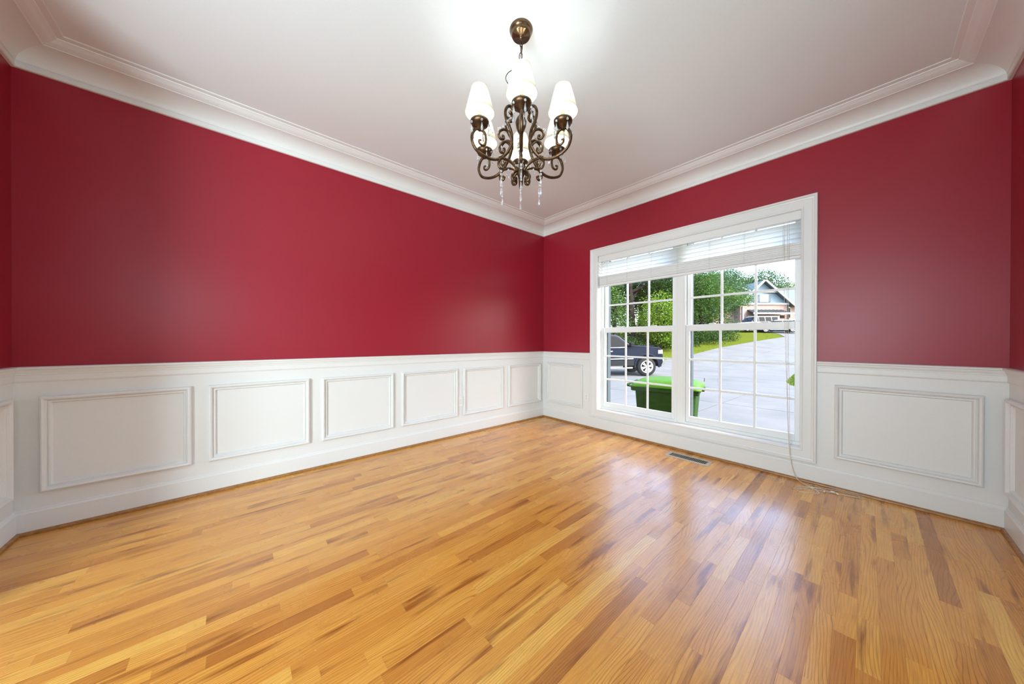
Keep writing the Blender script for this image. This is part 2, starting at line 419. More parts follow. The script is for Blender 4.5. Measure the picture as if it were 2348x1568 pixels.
# ------------------------------------------------------------------ window
win = bpy.data.objects.new('window_1', None); COL.objects.link(win); win.location = (1.85, 0, IZ0)
struct(win, 'white double window with divided panes and moulded casing')
def wp(mb, name, m, parent=None):
    o = mb.obj(name, m, parent or win); base = Vector(win.location)
    o.data.transform(Matrix.Translation(-base)); return o
P_CAS = [(0, 0), (0, .027), (.004, .031), (.011, .031), (.016, .026), (.019, .019), (.028, .017), (.032, .013), (.078, .012), (.083, .015), (.089, .013), (.094, .008), (.096, .006), (.096, 0)]
wp(frame_mesh(P_CAS, .8186, 2.870, .1575, 2.2385, lambda a, z, h: Vector((a, -h, z))), 'casing', M['white'])
JD = .086
j = MB(); j.box((IX0-JB, 0, IZ0-JB), (IX0, JD, IZ1+JB)); j.box((IX1, 0, IZ0-JB), (IX1+JB, JD, IZ1+JB)); j.box((IX0, 0, IZ1), (IX1, JD, IZ1+JB))
wp(j, 'jamb', M['white'])
wp(MB().bbox((IX0, -.006, IZ0-JB), (IX1, JD, IZ0), .003), 'sill', M['white'])
UNITS = ((IX0, 1.814), (1.878, IX1))
wp(MB().bbox((1.814, .080, IZ0), (1.878, .19, IZ1), .004), 'mullion', M['vinyl'])
for a, b in UNITS:
    f = MB(); y0, y1 = JD-.003, .122; t = .018
    f.box((a, y0, IZ0), (a+t, y1, IZ1)); f.box((b-t, y0, IZ0), (b, y1, IZ1)); f.box((a+t, y0, IZ0), (b-t, y1, IZ0+.024)); f.box((a+t, y0, IZ1-.022), (b-t, y1, IZ1))
    wp(f, 'unit_frame', M['vinyl'])
    f = MB(); f.box((a+.001, .153, IZ0), (a+.050, .215, IZ1)); f.box((b-.050, .153, IZ0), (b-.001, .215, IZ1)); f.box((a+.05, .153, IZ0), (b-.05, .215, IZ0+.04)); f.box((a+.05, .153, IZ1-.03), (b-.05, .215, IZ1))
    wp(f, 'screen_track', M['shadedframe'])
    for (yy, z0, z1, rb, rt, nm) in ((.103, .276, 1.265, .060, .064, 'lower'), (.137, 1.212, 2.128, .052, .030, 'upper')):
        sa, sb = a+.019, b-.019; st = .036 if nm == 'lower' else .042; hd = .015
        sm_ = MB()
        sm_.bbox((sa, yy-hd, z0), (sa+st, yy+hd, z1), .004); sm_.bbox((sb-st, yy-hd, z0), (sb, yy+hd, z1), .004)
        sm_.bbox((sa+st-.001, yy-hd, z0), (sb-st+.001, yy+hd, z0+rb), .004); sm_.bbox((sa+st-.001, yy-hd, z1-rt), (sb-st+.001, yy+hd, z1), .004)
        sash = wp(sm_, 'sash', M['vinyl']); tag(sash, nm+' sash')
        gx0, gx1, gz0, gz1 = sa+st, sb-st, z0+rb, z1-rt
        bw = .010
        xs = [gx0+(gx1-gx0)*i/3 for i in range(4)]; zs = [gz0+(gz1-gz0)*i/3 for i in range(4)]
        for i in (1, 2):
            wp(MB().bbox((xs[i]-bw, yy-.008, gz0-.002), (xs[i]+bw, yy+.008, gz1+.002), .003), 'vertical_muntin', M['vinyl'], sash)
        for i in (1, 2):
            for q in range(3):
                l0 = xs[q]+(bw if q else -.002); l1 = xs[q+1]-(bw if q < 2 else -.002)
                wp(MB().bbox((l0-.001, yy-.0075, zs[i]-bw), (l1+.001, yy+.0075, zs[i]+bw), .003), 'horizontal_muntin', M['vinyl'], sash)
        for q in range(3):
            for k in range(3):
                wp(MB().add([(xs[q]+(bw if q else 0), yy, zs[k]+(bw if k else 0)), (xs[q+1]-(bw if q < 2 else 0), yy, zs[k]+(bw if k else 0)),
                             (xs[q+1]-(bw if q < 2 else 0), yy, zs[k+1]-(bw if k < 2 else 0)), (xs[q]+(bw if q else 0), yy, zs[k+1]-(bw if k < 2 else 0))], [(0, 1, 2, 3)]), 'glass_pane', M['glass'], sash)
        if nm == 'lower':
            for fx in (.27, .73):
                cx_ = sa+(sb-sa)*fx
                wp(MB().bbox((cx_-.03, yy-.012, z1), (cx_+.03, yy+.012, z1+.010), .004), 'sash_latch', M['vinyl'], sash)
        else: pass
# unseen eave above the window, added and sized to keep direct sun out
struct(MB().box((-2, .17, 2.72), (7, .58, 2.86)).obj('trim_%d' % n_tr, M['white']), 'unseen white eave added outside to keep sun out of the window'); n_tr += 1

# ------------------------------------------------------------------ blind
bl = thing('window_blind', (1.85, .03, 2.06), 'raised white slatted blind hanging at the top of the window', 'blind')
def bp_(mb, name, m, parent=None):
    o = mb.obj(name, m, parent or bl); o.data.transform(Matrix.Translation(-Vector(bl.location))); return o
BX0, BX1 = IX0+.006, IX1-.006
bp_(MB().bbox((BX0, .004, 2.072), (BX1, .018, 2.147), .004), 'valance', M['blind'])
bp_(MB().box((BX0+.01, .020, 2.095), (BX1-.01, .070, 2.145)), 'headrail', M['blind'])
def slat(z, tilt=0.0, y=.044, th=.0013):
    n = 6; V = []; hw_ = .025
    for i in range(n+1):
        t = -1+2*i/n; cr = .0022*(1-t*t)
        dy = t*hw_*math.cos(tilt); dz = t*hw_*math.sin(tilt)+cr
        for xx in (BX0+.008, BX1-.008):
            V += [(xx, y+dy, z+dz+th), (xx, y+dy, z+dz-th)]
    Fs = []
    for i in range(n):
        a = i*4; b = a+4
        Fs += [(a, b, b+2, a+2), (a+1, a+3, b+3, b+1)]
    Fs += [(0, 2, 3, 1), (n*4, n*4+1, n*4+3, n*4+2)]
    for i in range(n): a = i*4; b = a+4; Fs += [(a, a+1, b+1, b), (a+2, b+2, b+3, a+3)]
    return MB().add(V, Fs, False)
for z in (2.040, 1.999, 1.958, 1.917): bp_(slat(z, -.60), 'slat', M['slat'])
ns = 15
for i in range(ns):
    bp_(slat(1.795+.098*i/(ns-1), random.uniform(-.02, .02), .044+random.uniform(-.0009, .0009), .0031), 'slat', M['blind'])
bp_(MB().bbox((BX0+.006, .018, 1.768), (BX1-.006, .070, 1.791), .004), 'bottom_rail', M['blind'])
LX = [1.03, 1.29, 1.57, 1.842, 2.13, 2.40, 2.665]
for i, xx in enumerate(LX):
    lb = MB()
    for dx in (-.012, .012):
        for yy in (.0165, .0715):
            lb.tube([(xx+dx*.3, yy, 2.095), (xx+dx*.3, yy, 1.90)], .0009, 5)
    pts = [(xx+(.007 if k % 2 else -.007), .0165, 1.90-.0088*k) for k in range(14)]
    lb.tube(pts, .0013, 5)
    bp_(lb, 'ladder_cord', M['cord'])
    bp_(MB().lathe([(.0001, 1.7655), (.006, 1.7655), (.007, 1.768)], 10, (xx, .044, 0)), 'cord_plug', M['plastic'])
# lift cords: down the right side, over the casing, onto the floor in a tangle
rc = random.Random(5)
def cordpath(pts, r=.0014): return MB().tube(spline(pts, 8), r, 6)
C1 = [(2.668, .012, 2.09), (2.672, .004, 1.9), (2.676, -.010, 1.5), (2.688, -.020, 1.0), (2.698, -.026, .7), (2.708, -.032, .35), (2.722, -.036, .16), (2.745, -.040, .06), (2.775, -.055, .012),
      (2.83, -.10, .005), (2.87, -.15, .005), (2.95, -.13, .006), (3.05, -.09, .004), (3.09, -.075, .004), (3.08, -.05, .005), (2.98, -.055, .006), (2.88, -.10, .007), (2.82, -.19, .004), (2.79, -.26, .004), (2.815, -.275, .004), (2.88, -.22, .006), (2.89, -.185, .006)]
C2 = [(2.700, .012, 2.09), (2.702, .004, 1.9), (2.703, -.010, 1.5), (2.706, -.022, 1.0), (2.712, -.027, .7), (2.716, -.032, .35), (2.726, -.037, .15), (2.75, -.044, .05), (2.785, -.07, .010),
      (2.85, -.14, .006), (2.86, -.185, .007), (2.80, -.21, .004), (2.765, -.25, .004), (2.785, -.19, .005), (2.83, -.145, .008), (2.90, -.12, .009), (2.99, -.115, .004), (3.07, -.095, .004), (3.115, -.072, .004), (3.10, -.05, .005), (3.02, -.048, .006), (2.93, -.07, .008), (2.88, -.145, .010), (2.90, -.20, .006), (2.885, -.235, .004)]
C3 = [(2.691, .013, 2.09), (2.692, .006, 1.8), (2.694, -.014, 1.2), (2.703, -.028, .6), (2.714, -.034, .30), (2.735, -.042, .09), (2.765, -.052, .02),
      (2.81, -.085, .006), (2.86, -.125, .008), (2.90, -.085, .008), (2.875, -.062, .006), (2.835, -.085, .008), (2.87, -.165, .010), (2.905, -.215, .005), (2.87, -.245, .004)]
cl_ = []
for k, cc in enumerate((C1, C2, C3)):
    cl_.append(bp_(cordpath(cc), 'lift_cord', M['cord']))
for (px_, py_, rz_) in ((2.862, -.128, .5), (2.925, -.142, 1.2), (2.965, -.112, .3), (2.985, -.125, 2.1)):
    t = MB().lathe([(.0015, -.014), (.0055, -.012), (.0065, -.004), (.0045, .006), (.002, .012), (.0002, .013)], 10)
    v2 = [Matrix.Rotation(rz_, 3, 'Z') @ Matrix.Rotation(PI/2, 3, 'Y') @ Vector(v) + Vector((px_, py_, .0075)) for v in t.v]
    bp_(MB().add(v2, t.f, True), 'cord_tassel', M['plastic'])

# ------------------------------------------------------------------ floor register
M['regframe'] = mat('brushed_tan_metal', (.52, .47, .38), .38, .6)
vt = thing('floor_vent', (2.02, -.188, 0), 'metal floor register vent set in the oak floor below the window', 'vent')
vx, vy = .186, .074
fm = frame_mesh([(0, -.002), (0, .0025), (.004, .0045), (.026, .0045), (.028, .002), (.028, -.003)], -vx, vx, -vy, vy, lambda a, z, h: Vector((a, z, h+.0006)))
fm.obj('frame', M['regframe'], vt)
MB().box((-vx+.027, -vy+.027, -.003), (vx-.027, vy-.027, .0012)).obj('duct', M['dark'], vt)
slm = MB().box((-.0017, -vy+.027, .0008), (.0017, vy-.027, .0034)).mesh('louver', M['regframe'])
nl = 24
for i in range(nl): link('louver', slm, vt, (-vx+.034+(2*vx-.068)*i/(nl-1), 0, 0))

# ------------------------------------------------------------------ outlets
def outlet(loc, rz, label):
    o = thing('wall_outlet', loc, label, 'outlet', rz, 'electrical outlets on the wainscot')
    MB().bbox((-.036, -.006, -.058), (.036, 0, .058), .004).obj('cover_plate', M['plastic'], o)
    for s_ in (-1, 1):
        pl = MB(); N_ = 16; poly = []
        for i in range(N_):
            a = 2*PI*i/N_; poly.append((.0168*math.cos(a)*1.0, max(-.0125, min(.0125, .0175*math.sin(a)))))
        pl.prism(poly, lambda x, z: (x, -.0060, z+s_*.0195), lambda x, z: (x, -.0082, z+s_*.0195)); pl.fix = True
        q = pl.obj('receptacle', M['plastic'], o)
        for (dx, hh) in ((-.0062, .0042), (.0062, .0034)):
            MB().box((dx-.0011, -.0085, s_*.0195+.0025-hh), (dx+.0011, -.008, s_*.0195+.0025+hh)).obj('slot', M['dark'], q)
        MB().lathe([(.0001, -.0085), (.0024, -.0085), (.0024, -.008)], 10, (0, 0, s_*.0195-.0075), 'y').obj('ground_hole', M['dark'], q)
    MB().lathe([(.0001, -.0072), (.003, -.0070), (.0034, -.006)], 10, (0, 0, 0), 'y').obj('screw', M['regframe'], o)
    return o
outlet((.001, -1.412, .392), PI/2, 'white duplex outlet on the long left wall beside a panel frame')
outlet((.755, -.001, .381), 0, 'white duplex outlet between the corner panel frame and the window')

# ------------------------------------------------------------------ chandelier
M['bronze'] = noisy(mat('aged_bronze', (.13, .075, .038), .34, .85), 55, (.050, .026, .013), (.135, .078, .040), .3, .7, 3, 'Object')
M['bronze2'] = noisy(mat('polished_bronze', (.16, .10, .05), .24, .9), 30, (.11, .064, .034), (.19, .12, .066), .3, .7, 3, 'Object')
M['sleeve'] = mat('ivory_candle_sleeve', (.34, .28, .16), .6)
M['crystal'] = mat('cut_crystal', (.95, .95, .96), .03, Transmission_Weight=.78, IOR=1.5)
def shade_mat():
    m = bpy.data.materials.new('cream_shade_fabric'); m.use_nodes = True; N, L = m.node_tree.nodes, m.node_tree.links; N.clear()
    d = N.new('ShaderNodeBsdfDiffuse'); d.inputs[0].default_value = (.80, .76, .64, 1)
    t = N.new('ShaderNodeBsdfTranslucent'); t.inputs[0].default_value = (.17, .153, .11, 1)
    x = N.new('ShaderNodeMixShader'); x.inputs[0].default_value = .5; o = N.new('ShaderNodeOutputMaterial')
    tc = N.new('ShaderNodeTexCoord'); wv = N.new('ShaderNodeTexNoise'); wv.inputs['Scale'].default_value = 300
    bp = N.new('ShaderNodeBump'); bp.inputs['Strength'].default_value = .1; bp.inputs['Distance'].default_value = .001
    L.new(tc.outputs['Object'], wv.inputs['Vector']); L.new(wv.outputs[0], bp.inputs['Height']); L.new(bp.outputs[0], d.inputs['Normal'])
    L.new(d.outputs[0], x.inputs[1]); L.new(t.outputs[0], x.inputs[2]); L.new(x.outputs[0], o.inputs[0])
    return m
M['shade'] = shade_mat()
M['shadetrim'] = mat('tan_shade_trim', (.62, .50, .33), .7)
mb_ = bpy.data.materials.new('lit_bulb'); mb_.use_nodes = True
b_ = mb_.node_tree.nodes['Principled BSDF']; b_.inputs['Base Color'].default_value = (1, .95, .85, 1)
b_.inputs['Emission Color'].default_value = (.88, .96, .93, 1); b_.inputs['Emission Strength'].default_value = BULB
M['bulb'] = mb_
CX, CY = 1.905, -2.222
ch = thing('chandelier', (CX, CY, H), 'bronze scroll chandelier with six white shades and hanging crystals', 'chandelier')
ca = lambda z: z-H     # world z to local
cn = MB().lathe([(.0001, ca(H)), (.060, ca(H)), (.062, ca(H-.005)), (.0605, ca(H-.012)), (.056, ca(H-.020)), (.053, ca(H-.024)), (.0525, ca(H-.027)), (.0485, ca(H-.036)), (.0475, ca(H-.0375)), (.012, ca(H-.040)), (.010, ca(H-.047)), (.006, ca(H-.056)), (.0001, ca(H-.057))], 36)
cn.obj('canopy', M['bronze2'], ch)
def link_pts(a, b, n=18):
    out = []
    for i in range(n):
        t = 2*PI*i/n; out.append((a*math.cos(t)*(1-.0), 0, b*math.sin(t)))
    return out
lk = MB().tube(link_pts(.0085, .021), .0023, 6, closed=True).mesh('chain_link', M['bronze'])
z = H-.072; i = 0
while z > 2.425:
    o = link('chain_link', lk, ch, (0.0015*math.sin(i*2.1), 0.0015*math.cos(i*1.3), ca(z))); o.rotation_euler = (0, .06*math.sin(i*1.7), i*PI/2+.5); z -= .0362; i += 1
# supply cord: hangs in a loose loop beside the chain
cr = [(0, 0, 2.69), (.006, .004, 2.66), (-.004, .003, 2.62), (.007, -.004, 2.58), (-.010, -.010, 2.555), (-.022, -.024, 2.545), (-.042, -.047, 2.530), (-.053, -.060, 2.505), (-.051, -.058, 2.480), (-.036, -.041, 2.452), (-.016, -.018, 2.42), (0, 0, 2.35)]
MB().tube(spline([(x, y, ca(z)) for x, y, z in cr], 6), .0017, 6).obj('supply_cord', M['dark'], ch)
# central column with turned top, hub and finial
col_ = [(.0001, 2.415), (.008, 2.412), (.010, 2.405), (.006, 2.396), (.006, 2.385), (.016, 2.378), (.018, 2.368), (.012, 2.355), (.009, 2.345), (.009, 2.30), (.022, 2.285), (.030, 2.262), (.026, 2.235), (.016, 2.212), (.009, 2.195), (.0085, 2.05), (.014, 2.04), (.018, 2.025), (.022, 2.005), (.020, 1.985), (.014, 1.970), (.012, 1.955), (.010, 1.930), (.006, 1.917), (.0001, 1.912)]
MB().lathe([(r, ca(z)) for r, z in col_], 20).obj('column', M['bronze'], ch)
# crystal shapes
def octa(n=6, r=.0075, h=.0062): return MB().lathe([(.0001, -h), (r*.6, -h*.75), (r, 0), (r*.6, h*.75), (.0001, h)], n, smooth=False)
bead_me = octa(8, .0062, .0062).mesh('crystal_bead', M['crystal'])
drop_me = MB().lathe([(.0001, -.024), (.0042, -.020), (.0062, -.013), (.0050, -.004), (.0022, .010), (.0010, .017), (.0001, .018)], 7, smooth=False).mesh('crystal_drop', M['crystal'])
MAIN = [(.2376, 2.149), (.258, 2.142), (.274, 2.118), (.278, 2.084), (.260, 2.046), (.225, 2.026), (.185, 2.018), (.148, 2.023), (.112, 2.043), (.082, 2.079), (.062, 2.118), (.054, 2.155), (.060, 2.194), (.076, 2.226), (.090, 2.255), (.094, 2.285), (.084, 2.312), (.066, 2.324), (.051, 2.314), (.049, 2.297), (.061, 2.288), (.069, 2.296)]
CUPS = [(.2376, 2.149), (.216, 2.142), (.205, 2.122), (.203, 2.098), (.210, 2.079), (.226, 2.072), (.240, 2.081), (.239, 2.094), (.229, 2.095)]
LOW = [(.116, 2.041), (.092, 2.040), (.066, 2.036), (.043, 2.025), (.026, 2.010), (.014, 1.996)]
LOWS = [(.114, 2.038), (.129, 2.024), (.133, 2.003), (.124, 1.986), (.109, 1.987), (.104, 1.999), (.113, 2.005)]
SA = [(.056, 2.150), (.068, 2.178), (.084, 2.191), (.108, 2.188), (.128, 2.170), (.132, 2.150), (.120, 2.137), (.104, 2.141), (.104, 2.154), (.113, 2.154)]
SB = [(.060, 2.112), (.076, 2.127), (.096, 2.129), (.116, 2.115), (.127, 2.094), (.122, 2.073), (.108, 2.068), (.101, 2.079), (.108, 2.087)]
HUB = [(.014, 2.004), (.030, 1.996), (.046, 1.980), (.053, 1.960), (.046, 1.944), (.032, 1.943), (.028, 1.956), (.036, 1.962)]
def prof2(pts): return [(r, 0, ca(z)) for r, z in pts]
arm_mb = MB()
arm_mb.tube(spline(prof2(MAIN), 5), .0076, 8)
arm_mb.tube(spline(prof2(CUPS), 5), [.0068-.0018*i/40 for i in range(41)], 8)
arm_mb.tube(spline(prof2(LOW), 5), .0072, 8); arm_mb.tube(spline(prof2(LOWS), 5), .0064, 8)
arm_mb.tube(spline(prof2(SA), 5), .0066, 8); arm_mb.tube(spline(prof2(SB), 5), .0060, 8); arm_mb.tube(spline(prof2(HUB), 5), .0070, 8)
arm_me = arm_mb.mesh('arm', M['bronze'])
def band_mesh():
    b = MB()
    for k in (-1, 0, 1):
        c = Vector((.122+.006*k, 0, ca(2.040)-.004*k)); b.lathe([(.0085, -.0022), (.0105, -.0012), (.0105, .0012), (.0085, .0022)], 10, c, 'x')
    return b.mesh('band', M['bronze'])
band_me = band_mesh()
R0 = .2376
cup_me = MB().lathe([(.008, ca(2.140)), (.014, ca(2.146)), (.019, ca(2.152)), (.024, ca(2.155)), (.027, ca(2.160)), (.034, ca(2.163)), (.042, ca(2.169)), (.046, ca(2.178)), (.0465, ca(2.186)), (.044, ca(2.186)), (.040, ca(2.176)), (.012, ca(2.171))], 24, (R0, 0, 0)).mesh('drip_cup', M['bronze'])
slv_me = MB().lathe([(.0098, ca(2.170)), (.0092, ca(2.19)), (.0085, ca(2.262)), (.0001, ca(2.263))], 14, (R0, 0, 0)).mesh('candle_sleeve', M['sleeve'])
blb_me = MB().lathe([(.0060, ca(2.263)), (.0105, ca(2.274)), (.0125, ca(2.286)), (.0095, ca(2.300)), (.0045, ca(2.314)), (.0001, ca(2.321))], 14, (R0, 0, 0)).mesh('bulb', M['bulb'])
SB_Z, ST_Z, SB_R, ST_R = 2.226, 2.350, .0715, .039
sh_me = MB().lathe([(SB_R, ca(SB_Z)), (SB_R-.008, ca(SB_Z+.031)), (SB_R-.0165, ca(SB_Z+.064)), (SB_R-.0245, ca(SB_Z+.094)), (ST_R, ca(ST_Z))], 36, (R0, 0, 0)).mesh('lampshade', M['shade'])
tr_mes = [MB().tube([(R0+rr_*math.cos(2*PI*i/36), rr_*math.sin(2*PI*i/36), ca(zz_)) for i in range(36)], .0011, 5, closed=True).mesh('shade_trim', M['shadetrim'])
          for rr_, zz_ in ((SB_R+.0004, SB_Z), (ST_R+.0004, ST_Z))]
# wire clip that seats the shade on the bulb
cl_mb = MB()
for k in range(3):
    a = 2*PI*k/3+.4
    cl_mb.tube([(R0+.013*math.cos(a), .013*math.sin(a), ca(2.30)), (R0+ST_R*math.cos(a), ST_R*math.sin(a), ca(ST_Z-.002))], .0009, 4)
clip_me = cl_mb.mesh('shade_wire', M['bronze2'])
wire_me = MB().tube([(0, 0, .020), (0, 0, -.028)], .0006, 4).mesh('crystal_wire', M['bronze2'])
AZ0 = math.atan2(CAM.y-CY, CAM.x-CX)
for k in range(6):
    A = link('arm', arm_me, ch); A.rotation_euler = (0, 0, AZ0+k*PI/3+.012)
    link('band', band_me, A); link('drip_cup', cup_me, A); link('candle_sleeve', slv_me, A); link('bulb', blb_me, A)
    link('lampshade', sh_me, A); link('shade_trim', tr_mes[0], A); link('shade_trim', tr_mes[1], A); link('shade_wire', clip_me, A)
    # five strings hanging from the cup rim: bead, bead, drop
    for q in range(5):
        a = 2*PI*q/5+.35+k*.21; rr_ = .0455; px_, py_ = R0+rr_*math.cos(a), rr_*math.sin(a)
        link('crystal_wire', wire_me, A, (px_, py_, ca(2.160)))
        link('crystal_bead', bead_me, A, (px_, py_, ca(2.166))); link('crystal_drop', drop_me, A, (px_, py_, ca(2.136)))
    # garland of beads from the upper scroll out to the side scroll
    G = [(.076, .012, 2.262), (.088, .013, 2.232), (.100, .012, 2.212), (.113, .012, 2.197), (.126, .010, 2.186), (.138, .008, 2.180)]
    for (r_, t_, z_) in G: link('crystal_bead', bead_me, A, (r_, t_, ca(z_)))
    # swag from the side scroll to the cup
    for i in range(6):
        t = i/5; link('crystal_bead', bead_me, A, (.138+.056*t, .008+.004*t, ca(2.172-.028*math.sin(PI*t)*1.0+.0*t))).scale = (.6, .6, .6)
    # drops at upper scroll, side scroll and bottom scroll
    link('crystal_bead', bead_me, A, (.072, -.004, ca(2.276))); link('crystal_drop', drop_me, A, (.072, -.004, ca(2.245)))
    link('crystal_drop', drop_me, A, (.118, 0, ca(2.108))).scale = (.8, .8, .9)
    for (z_, mm) in ((1.972, bead_me), (1.955, bead_me), (1.925, drop_me), (1.897, bead_me), (1.870, drop_me)):
        link('crystal_bead' if mm is bead_me else 'crystal_drop', mm, A, (.118, 0, ca(z_)))
    # beads strung around the hub
    for i in range(3):
        a = (i+.5)/3*PI/3-PI/6; link('crystal_bead', bead_me, A, (.075*math.cos(a), .075*math.sin(a), ca(2.000-.010*math.cos(3*a)))).scale = (.8, .8, .8)
for (z_, mm) in ((1.902, bead_me), (1.889, bead_me), (1.864, drop_me)):
    link('crystal_bead' if mm is bead_me else 'crystal_drop', mm, ch, (0, 0, ca(z_)))
for q, (a, zt) in enumerate(((.5, 2.20), (2.6, 2.18), (4.6, 2.20))):
    for i in range(5): link('crystal_bead', bead_me, ch, (.017*math.cos(a+AZ0), .017*math.sin(a+AZ0), ca(zt-.030*i))).scale = (.7, .7, .7)
    link('crystal_drop', drop_me, ch, (.017*math.cos(a+AZ0), .017*math.sin(a+AZ0), ca(zt-.175)))

# ================================================================== outside
G = -.48
def hz(s):
    t = min(max(s-15, 0), 29.0); k = .128
    return G+(k*t*t/8 if t < 4 else k*(t-2))
def depth(x, y): return (x-CAM.x)*FW.x+(y-CAM.y)*FW.y
def gz(x, y): return hz(depth(x, y))
M['concrete'] = noisy(mat('driveway_concrete', (.10, .105, .108), .85, spec=.15), .9, (.072, .079, .083), (.094, .100, .104), .3, .7, 7, 'Position', None, .15, .01)
M['grass'] = noisy(mat('lawn_grass', (.2, .3, .06), .9, spec=0), 7, (.022, .040, .004), (.080, .098, .014), .3, .7, 8, 'Position', None, .6, .05)
M['blade'] = mat('grass_blades', (.06, .105, .012), .7, spec=.1)
M['navy'] = noisy(mat('navy_metallic_paint', (.02, .045, .09), .30, 0, spec=.14), 3, (.0010, .0042, .0135), (.0015, .0055, .017), .3, .7, 2)
M['chrome'] = mat('chrome', (.80, .81, .82), .12, 1.0)
M['alloy'] = mat('polished_alloy', (.78, .79, .80), .25, .9)
M['tyre'] = mat('tyre_rubber', (.010, .0105, .0115), .8, spec=.15)
M['trim'] = mat('dark_grey_cladding', (.007, .008, .0095), .6, spec=.12)
M['carglass'] = mat('dark_car_glass', (.002, .004, .0045), .04, 0, spec=.10)
M['carwhite'] = mat('white_car_paint', (.30, .30, .30), .3, spec=.3)
M['carblue'] = mat('pale_blue_car_paint', (.24, .33, .39), .25, .2, coat=.6)
M['lens'] = mat('clear_lamp_lens', (.75, .78, .80), .08, .5)
M['taillens'] = mat('red_tail_lens', (.35, .01, .01), .2)
M['bin'] = noisy(mat('shaded_green_bin_plastic', (.04, .14, .006), .6, spec=.1), 12, (.005, .028, .0005), (.008, .036, .001), .3, .7, 3)  # shade on the bin body is put into this darker green
M['binlid'] = noisy(mat('sunlit_green_lid_plastic', (.14, .38, .02), .55, spec=.12), 12, (.028, .088, .001), (.036, .105, .001), .3, .7, 3)  # sunlight on the lid is put into this lighter green
M['bark'] = noisy(mat('dark_bark', (.06, .05, .045), .9, spec=.1), 14, (.006, .005, .005), (.022, .018, .015), .3, .7, 5, 'Object', (1, 1, .2), .5, .02)
def leaf_mat(name, c0, c1, trans=.35):
    m = bpy.data.materials.new(name); m.use_nodes = True; N, L = m.node_tree.nodes, m.node_tree.links; N.clear()
    g = N.new('ShaderNodeNewGeometry'); r = N.new('ShaderNodeValToRGB'); e = r.color_ramp.elements
    e[0].color = (*c0, 1); e[1].color = (*c1, 1); L.new(g.outputs['Random Per Island'], r.inputs[0])
    d = N.new('ShaderNodeBsdfPrincipled'); d.inputs['Roughness'].default_value = .6; d.inputs['Specular IOR Level'].default_value = .12
    t = N.new('ShaderNodeBsdfTranslucent'); x = N.new('ShaderNodeMixShader'); x.inputs[0].default_value = trans; o = N.new('ShaderNodeOutputMaterial')
    L.new(r.outputs[0], d.inputs['Base Color']); L.new(r.outputs[0], t.inputs[0]); L.new(d.outputs[0], x.inputs[1]); L.new(t.outputs[0], x.inputs[2]); L.new(x.outputs[0], o.inputs[0])
    return m
M['leafD'] = leaf_mat('dark_leaves', (.006, .024, .004), (.028, .066, .010), .25)
M['leafM'] = leaf_mat('green_leaves', (.018, .062, .010), (.075, .145, .024))
M['leafY'] = leaf_mat('yellow_green_leaves', (.04, .10, .008), (.14, .22, .02))
M['leafB'] = leaf_mat('blue_green_leaves', (.022, .065, .026), (.08, .145, .065))

# ground: lawn relief and concrete slabs
lw = MB(); nx, ny = 72, 72; gx = [-75+1.9*i for i in range(nx)]; gy = [.17+1.45*j for j in range(ny)]
lw.add([(x, y, gz(x, y)-.035) for y in gy for x in gx], [(j*nx+i, j*nx+i+1, (j+1)*nx+i+1, (j+1)*nx+i) for j in range(ny-1) for i in range(nx-1)], True)
struct(lw.obj('lawn', M['grass']), 'sunlit green lawn rising beyond the driveway')
LB = [(.2, -13), (10, -11.5), (13, -8.2), (14.9, -6.4), (16.5, -5.5), (18.8, -5.1), (25.4, -4.85), (33.6, -3.8), (42.2, -2.3), (46, -6.5), (52, -12)]
RB = [(.2, 7.2), (9.2, 7.0), (10.2, 2.4), (10.95, 1.45), (12.9, .98), (16.75, .76), (22, .9), (33, 1.6), (42, 3.0), (52, 6)]
def lin(T, y):
    for (a, b), (c, d) in zip(T, T[1:]):
        if y <= c: return b+(d-b)*(y-a)/(c-a)
    return T[-1][1]
dr = bpy.data.objects.new('driveway', None); COL.objects.link(dr); struct(dr, 'pale concrete driveway of jointed slabs sloping up to the house')
ys = [.2, 3.0, 5.9, 8.8, 10.3, 11.6, 13.0, 14.9, 16.7, 19.4, 22.4, 25.4, 28.8, 32.4, 36.2, 40, 43.5, 47.5, 52]
jt = .012
for y0, y1 in zip(ys, ys[1:]):
    a0, a1 = lin(LB, y0), lin(LB, y1); b0, b1 = lin(RB, y0), lin(RB, y1)
    n = max(2, round(((b0-a0)+(b1-a1))/2/3.3))
    for k in range(n):
        def X(t, u): return (a0+(b0-a0)*t)*(1-u)+(a1+(b1-a1)*t)*u
        V = []; mu = 4
        for i in range(mu+1):
            u = i/mu; yy = y0+jt+(y1-y0-2*jt)*u
            for q in range(4):
                t = (k+q/3)/n; xx = X(t, u)+(jt if q == 0 else -jt if q == 3 else 0)
                V.append((xx, yy, gz(xx, yy)))
        nn = len(V); top = [(i*4+q, i*4+q+1, (i+1)*4+q+1, (i+1)*4+q) for i in range(mu) for q in range(3)]
        ring = [0, 1, 2, 3]+[4*i+3 for i in range(1, mu+1)]+[mu*4+2, mu*4+1, mu*4]+[4*i for i in range(mu-1, 0, -1)]
        V2 = V+[(V[i][0], V[i][1], V[i][2]-.07) for i in ring]
        sides = [(ring[i], nn+i, nn+(i+1) % len(ring), ring[(i+1) % len(ring)]) for i in range(len(ring))]
        MB().add(V2, top+sides).obj('concrete_slab', M['concrete'], dr)
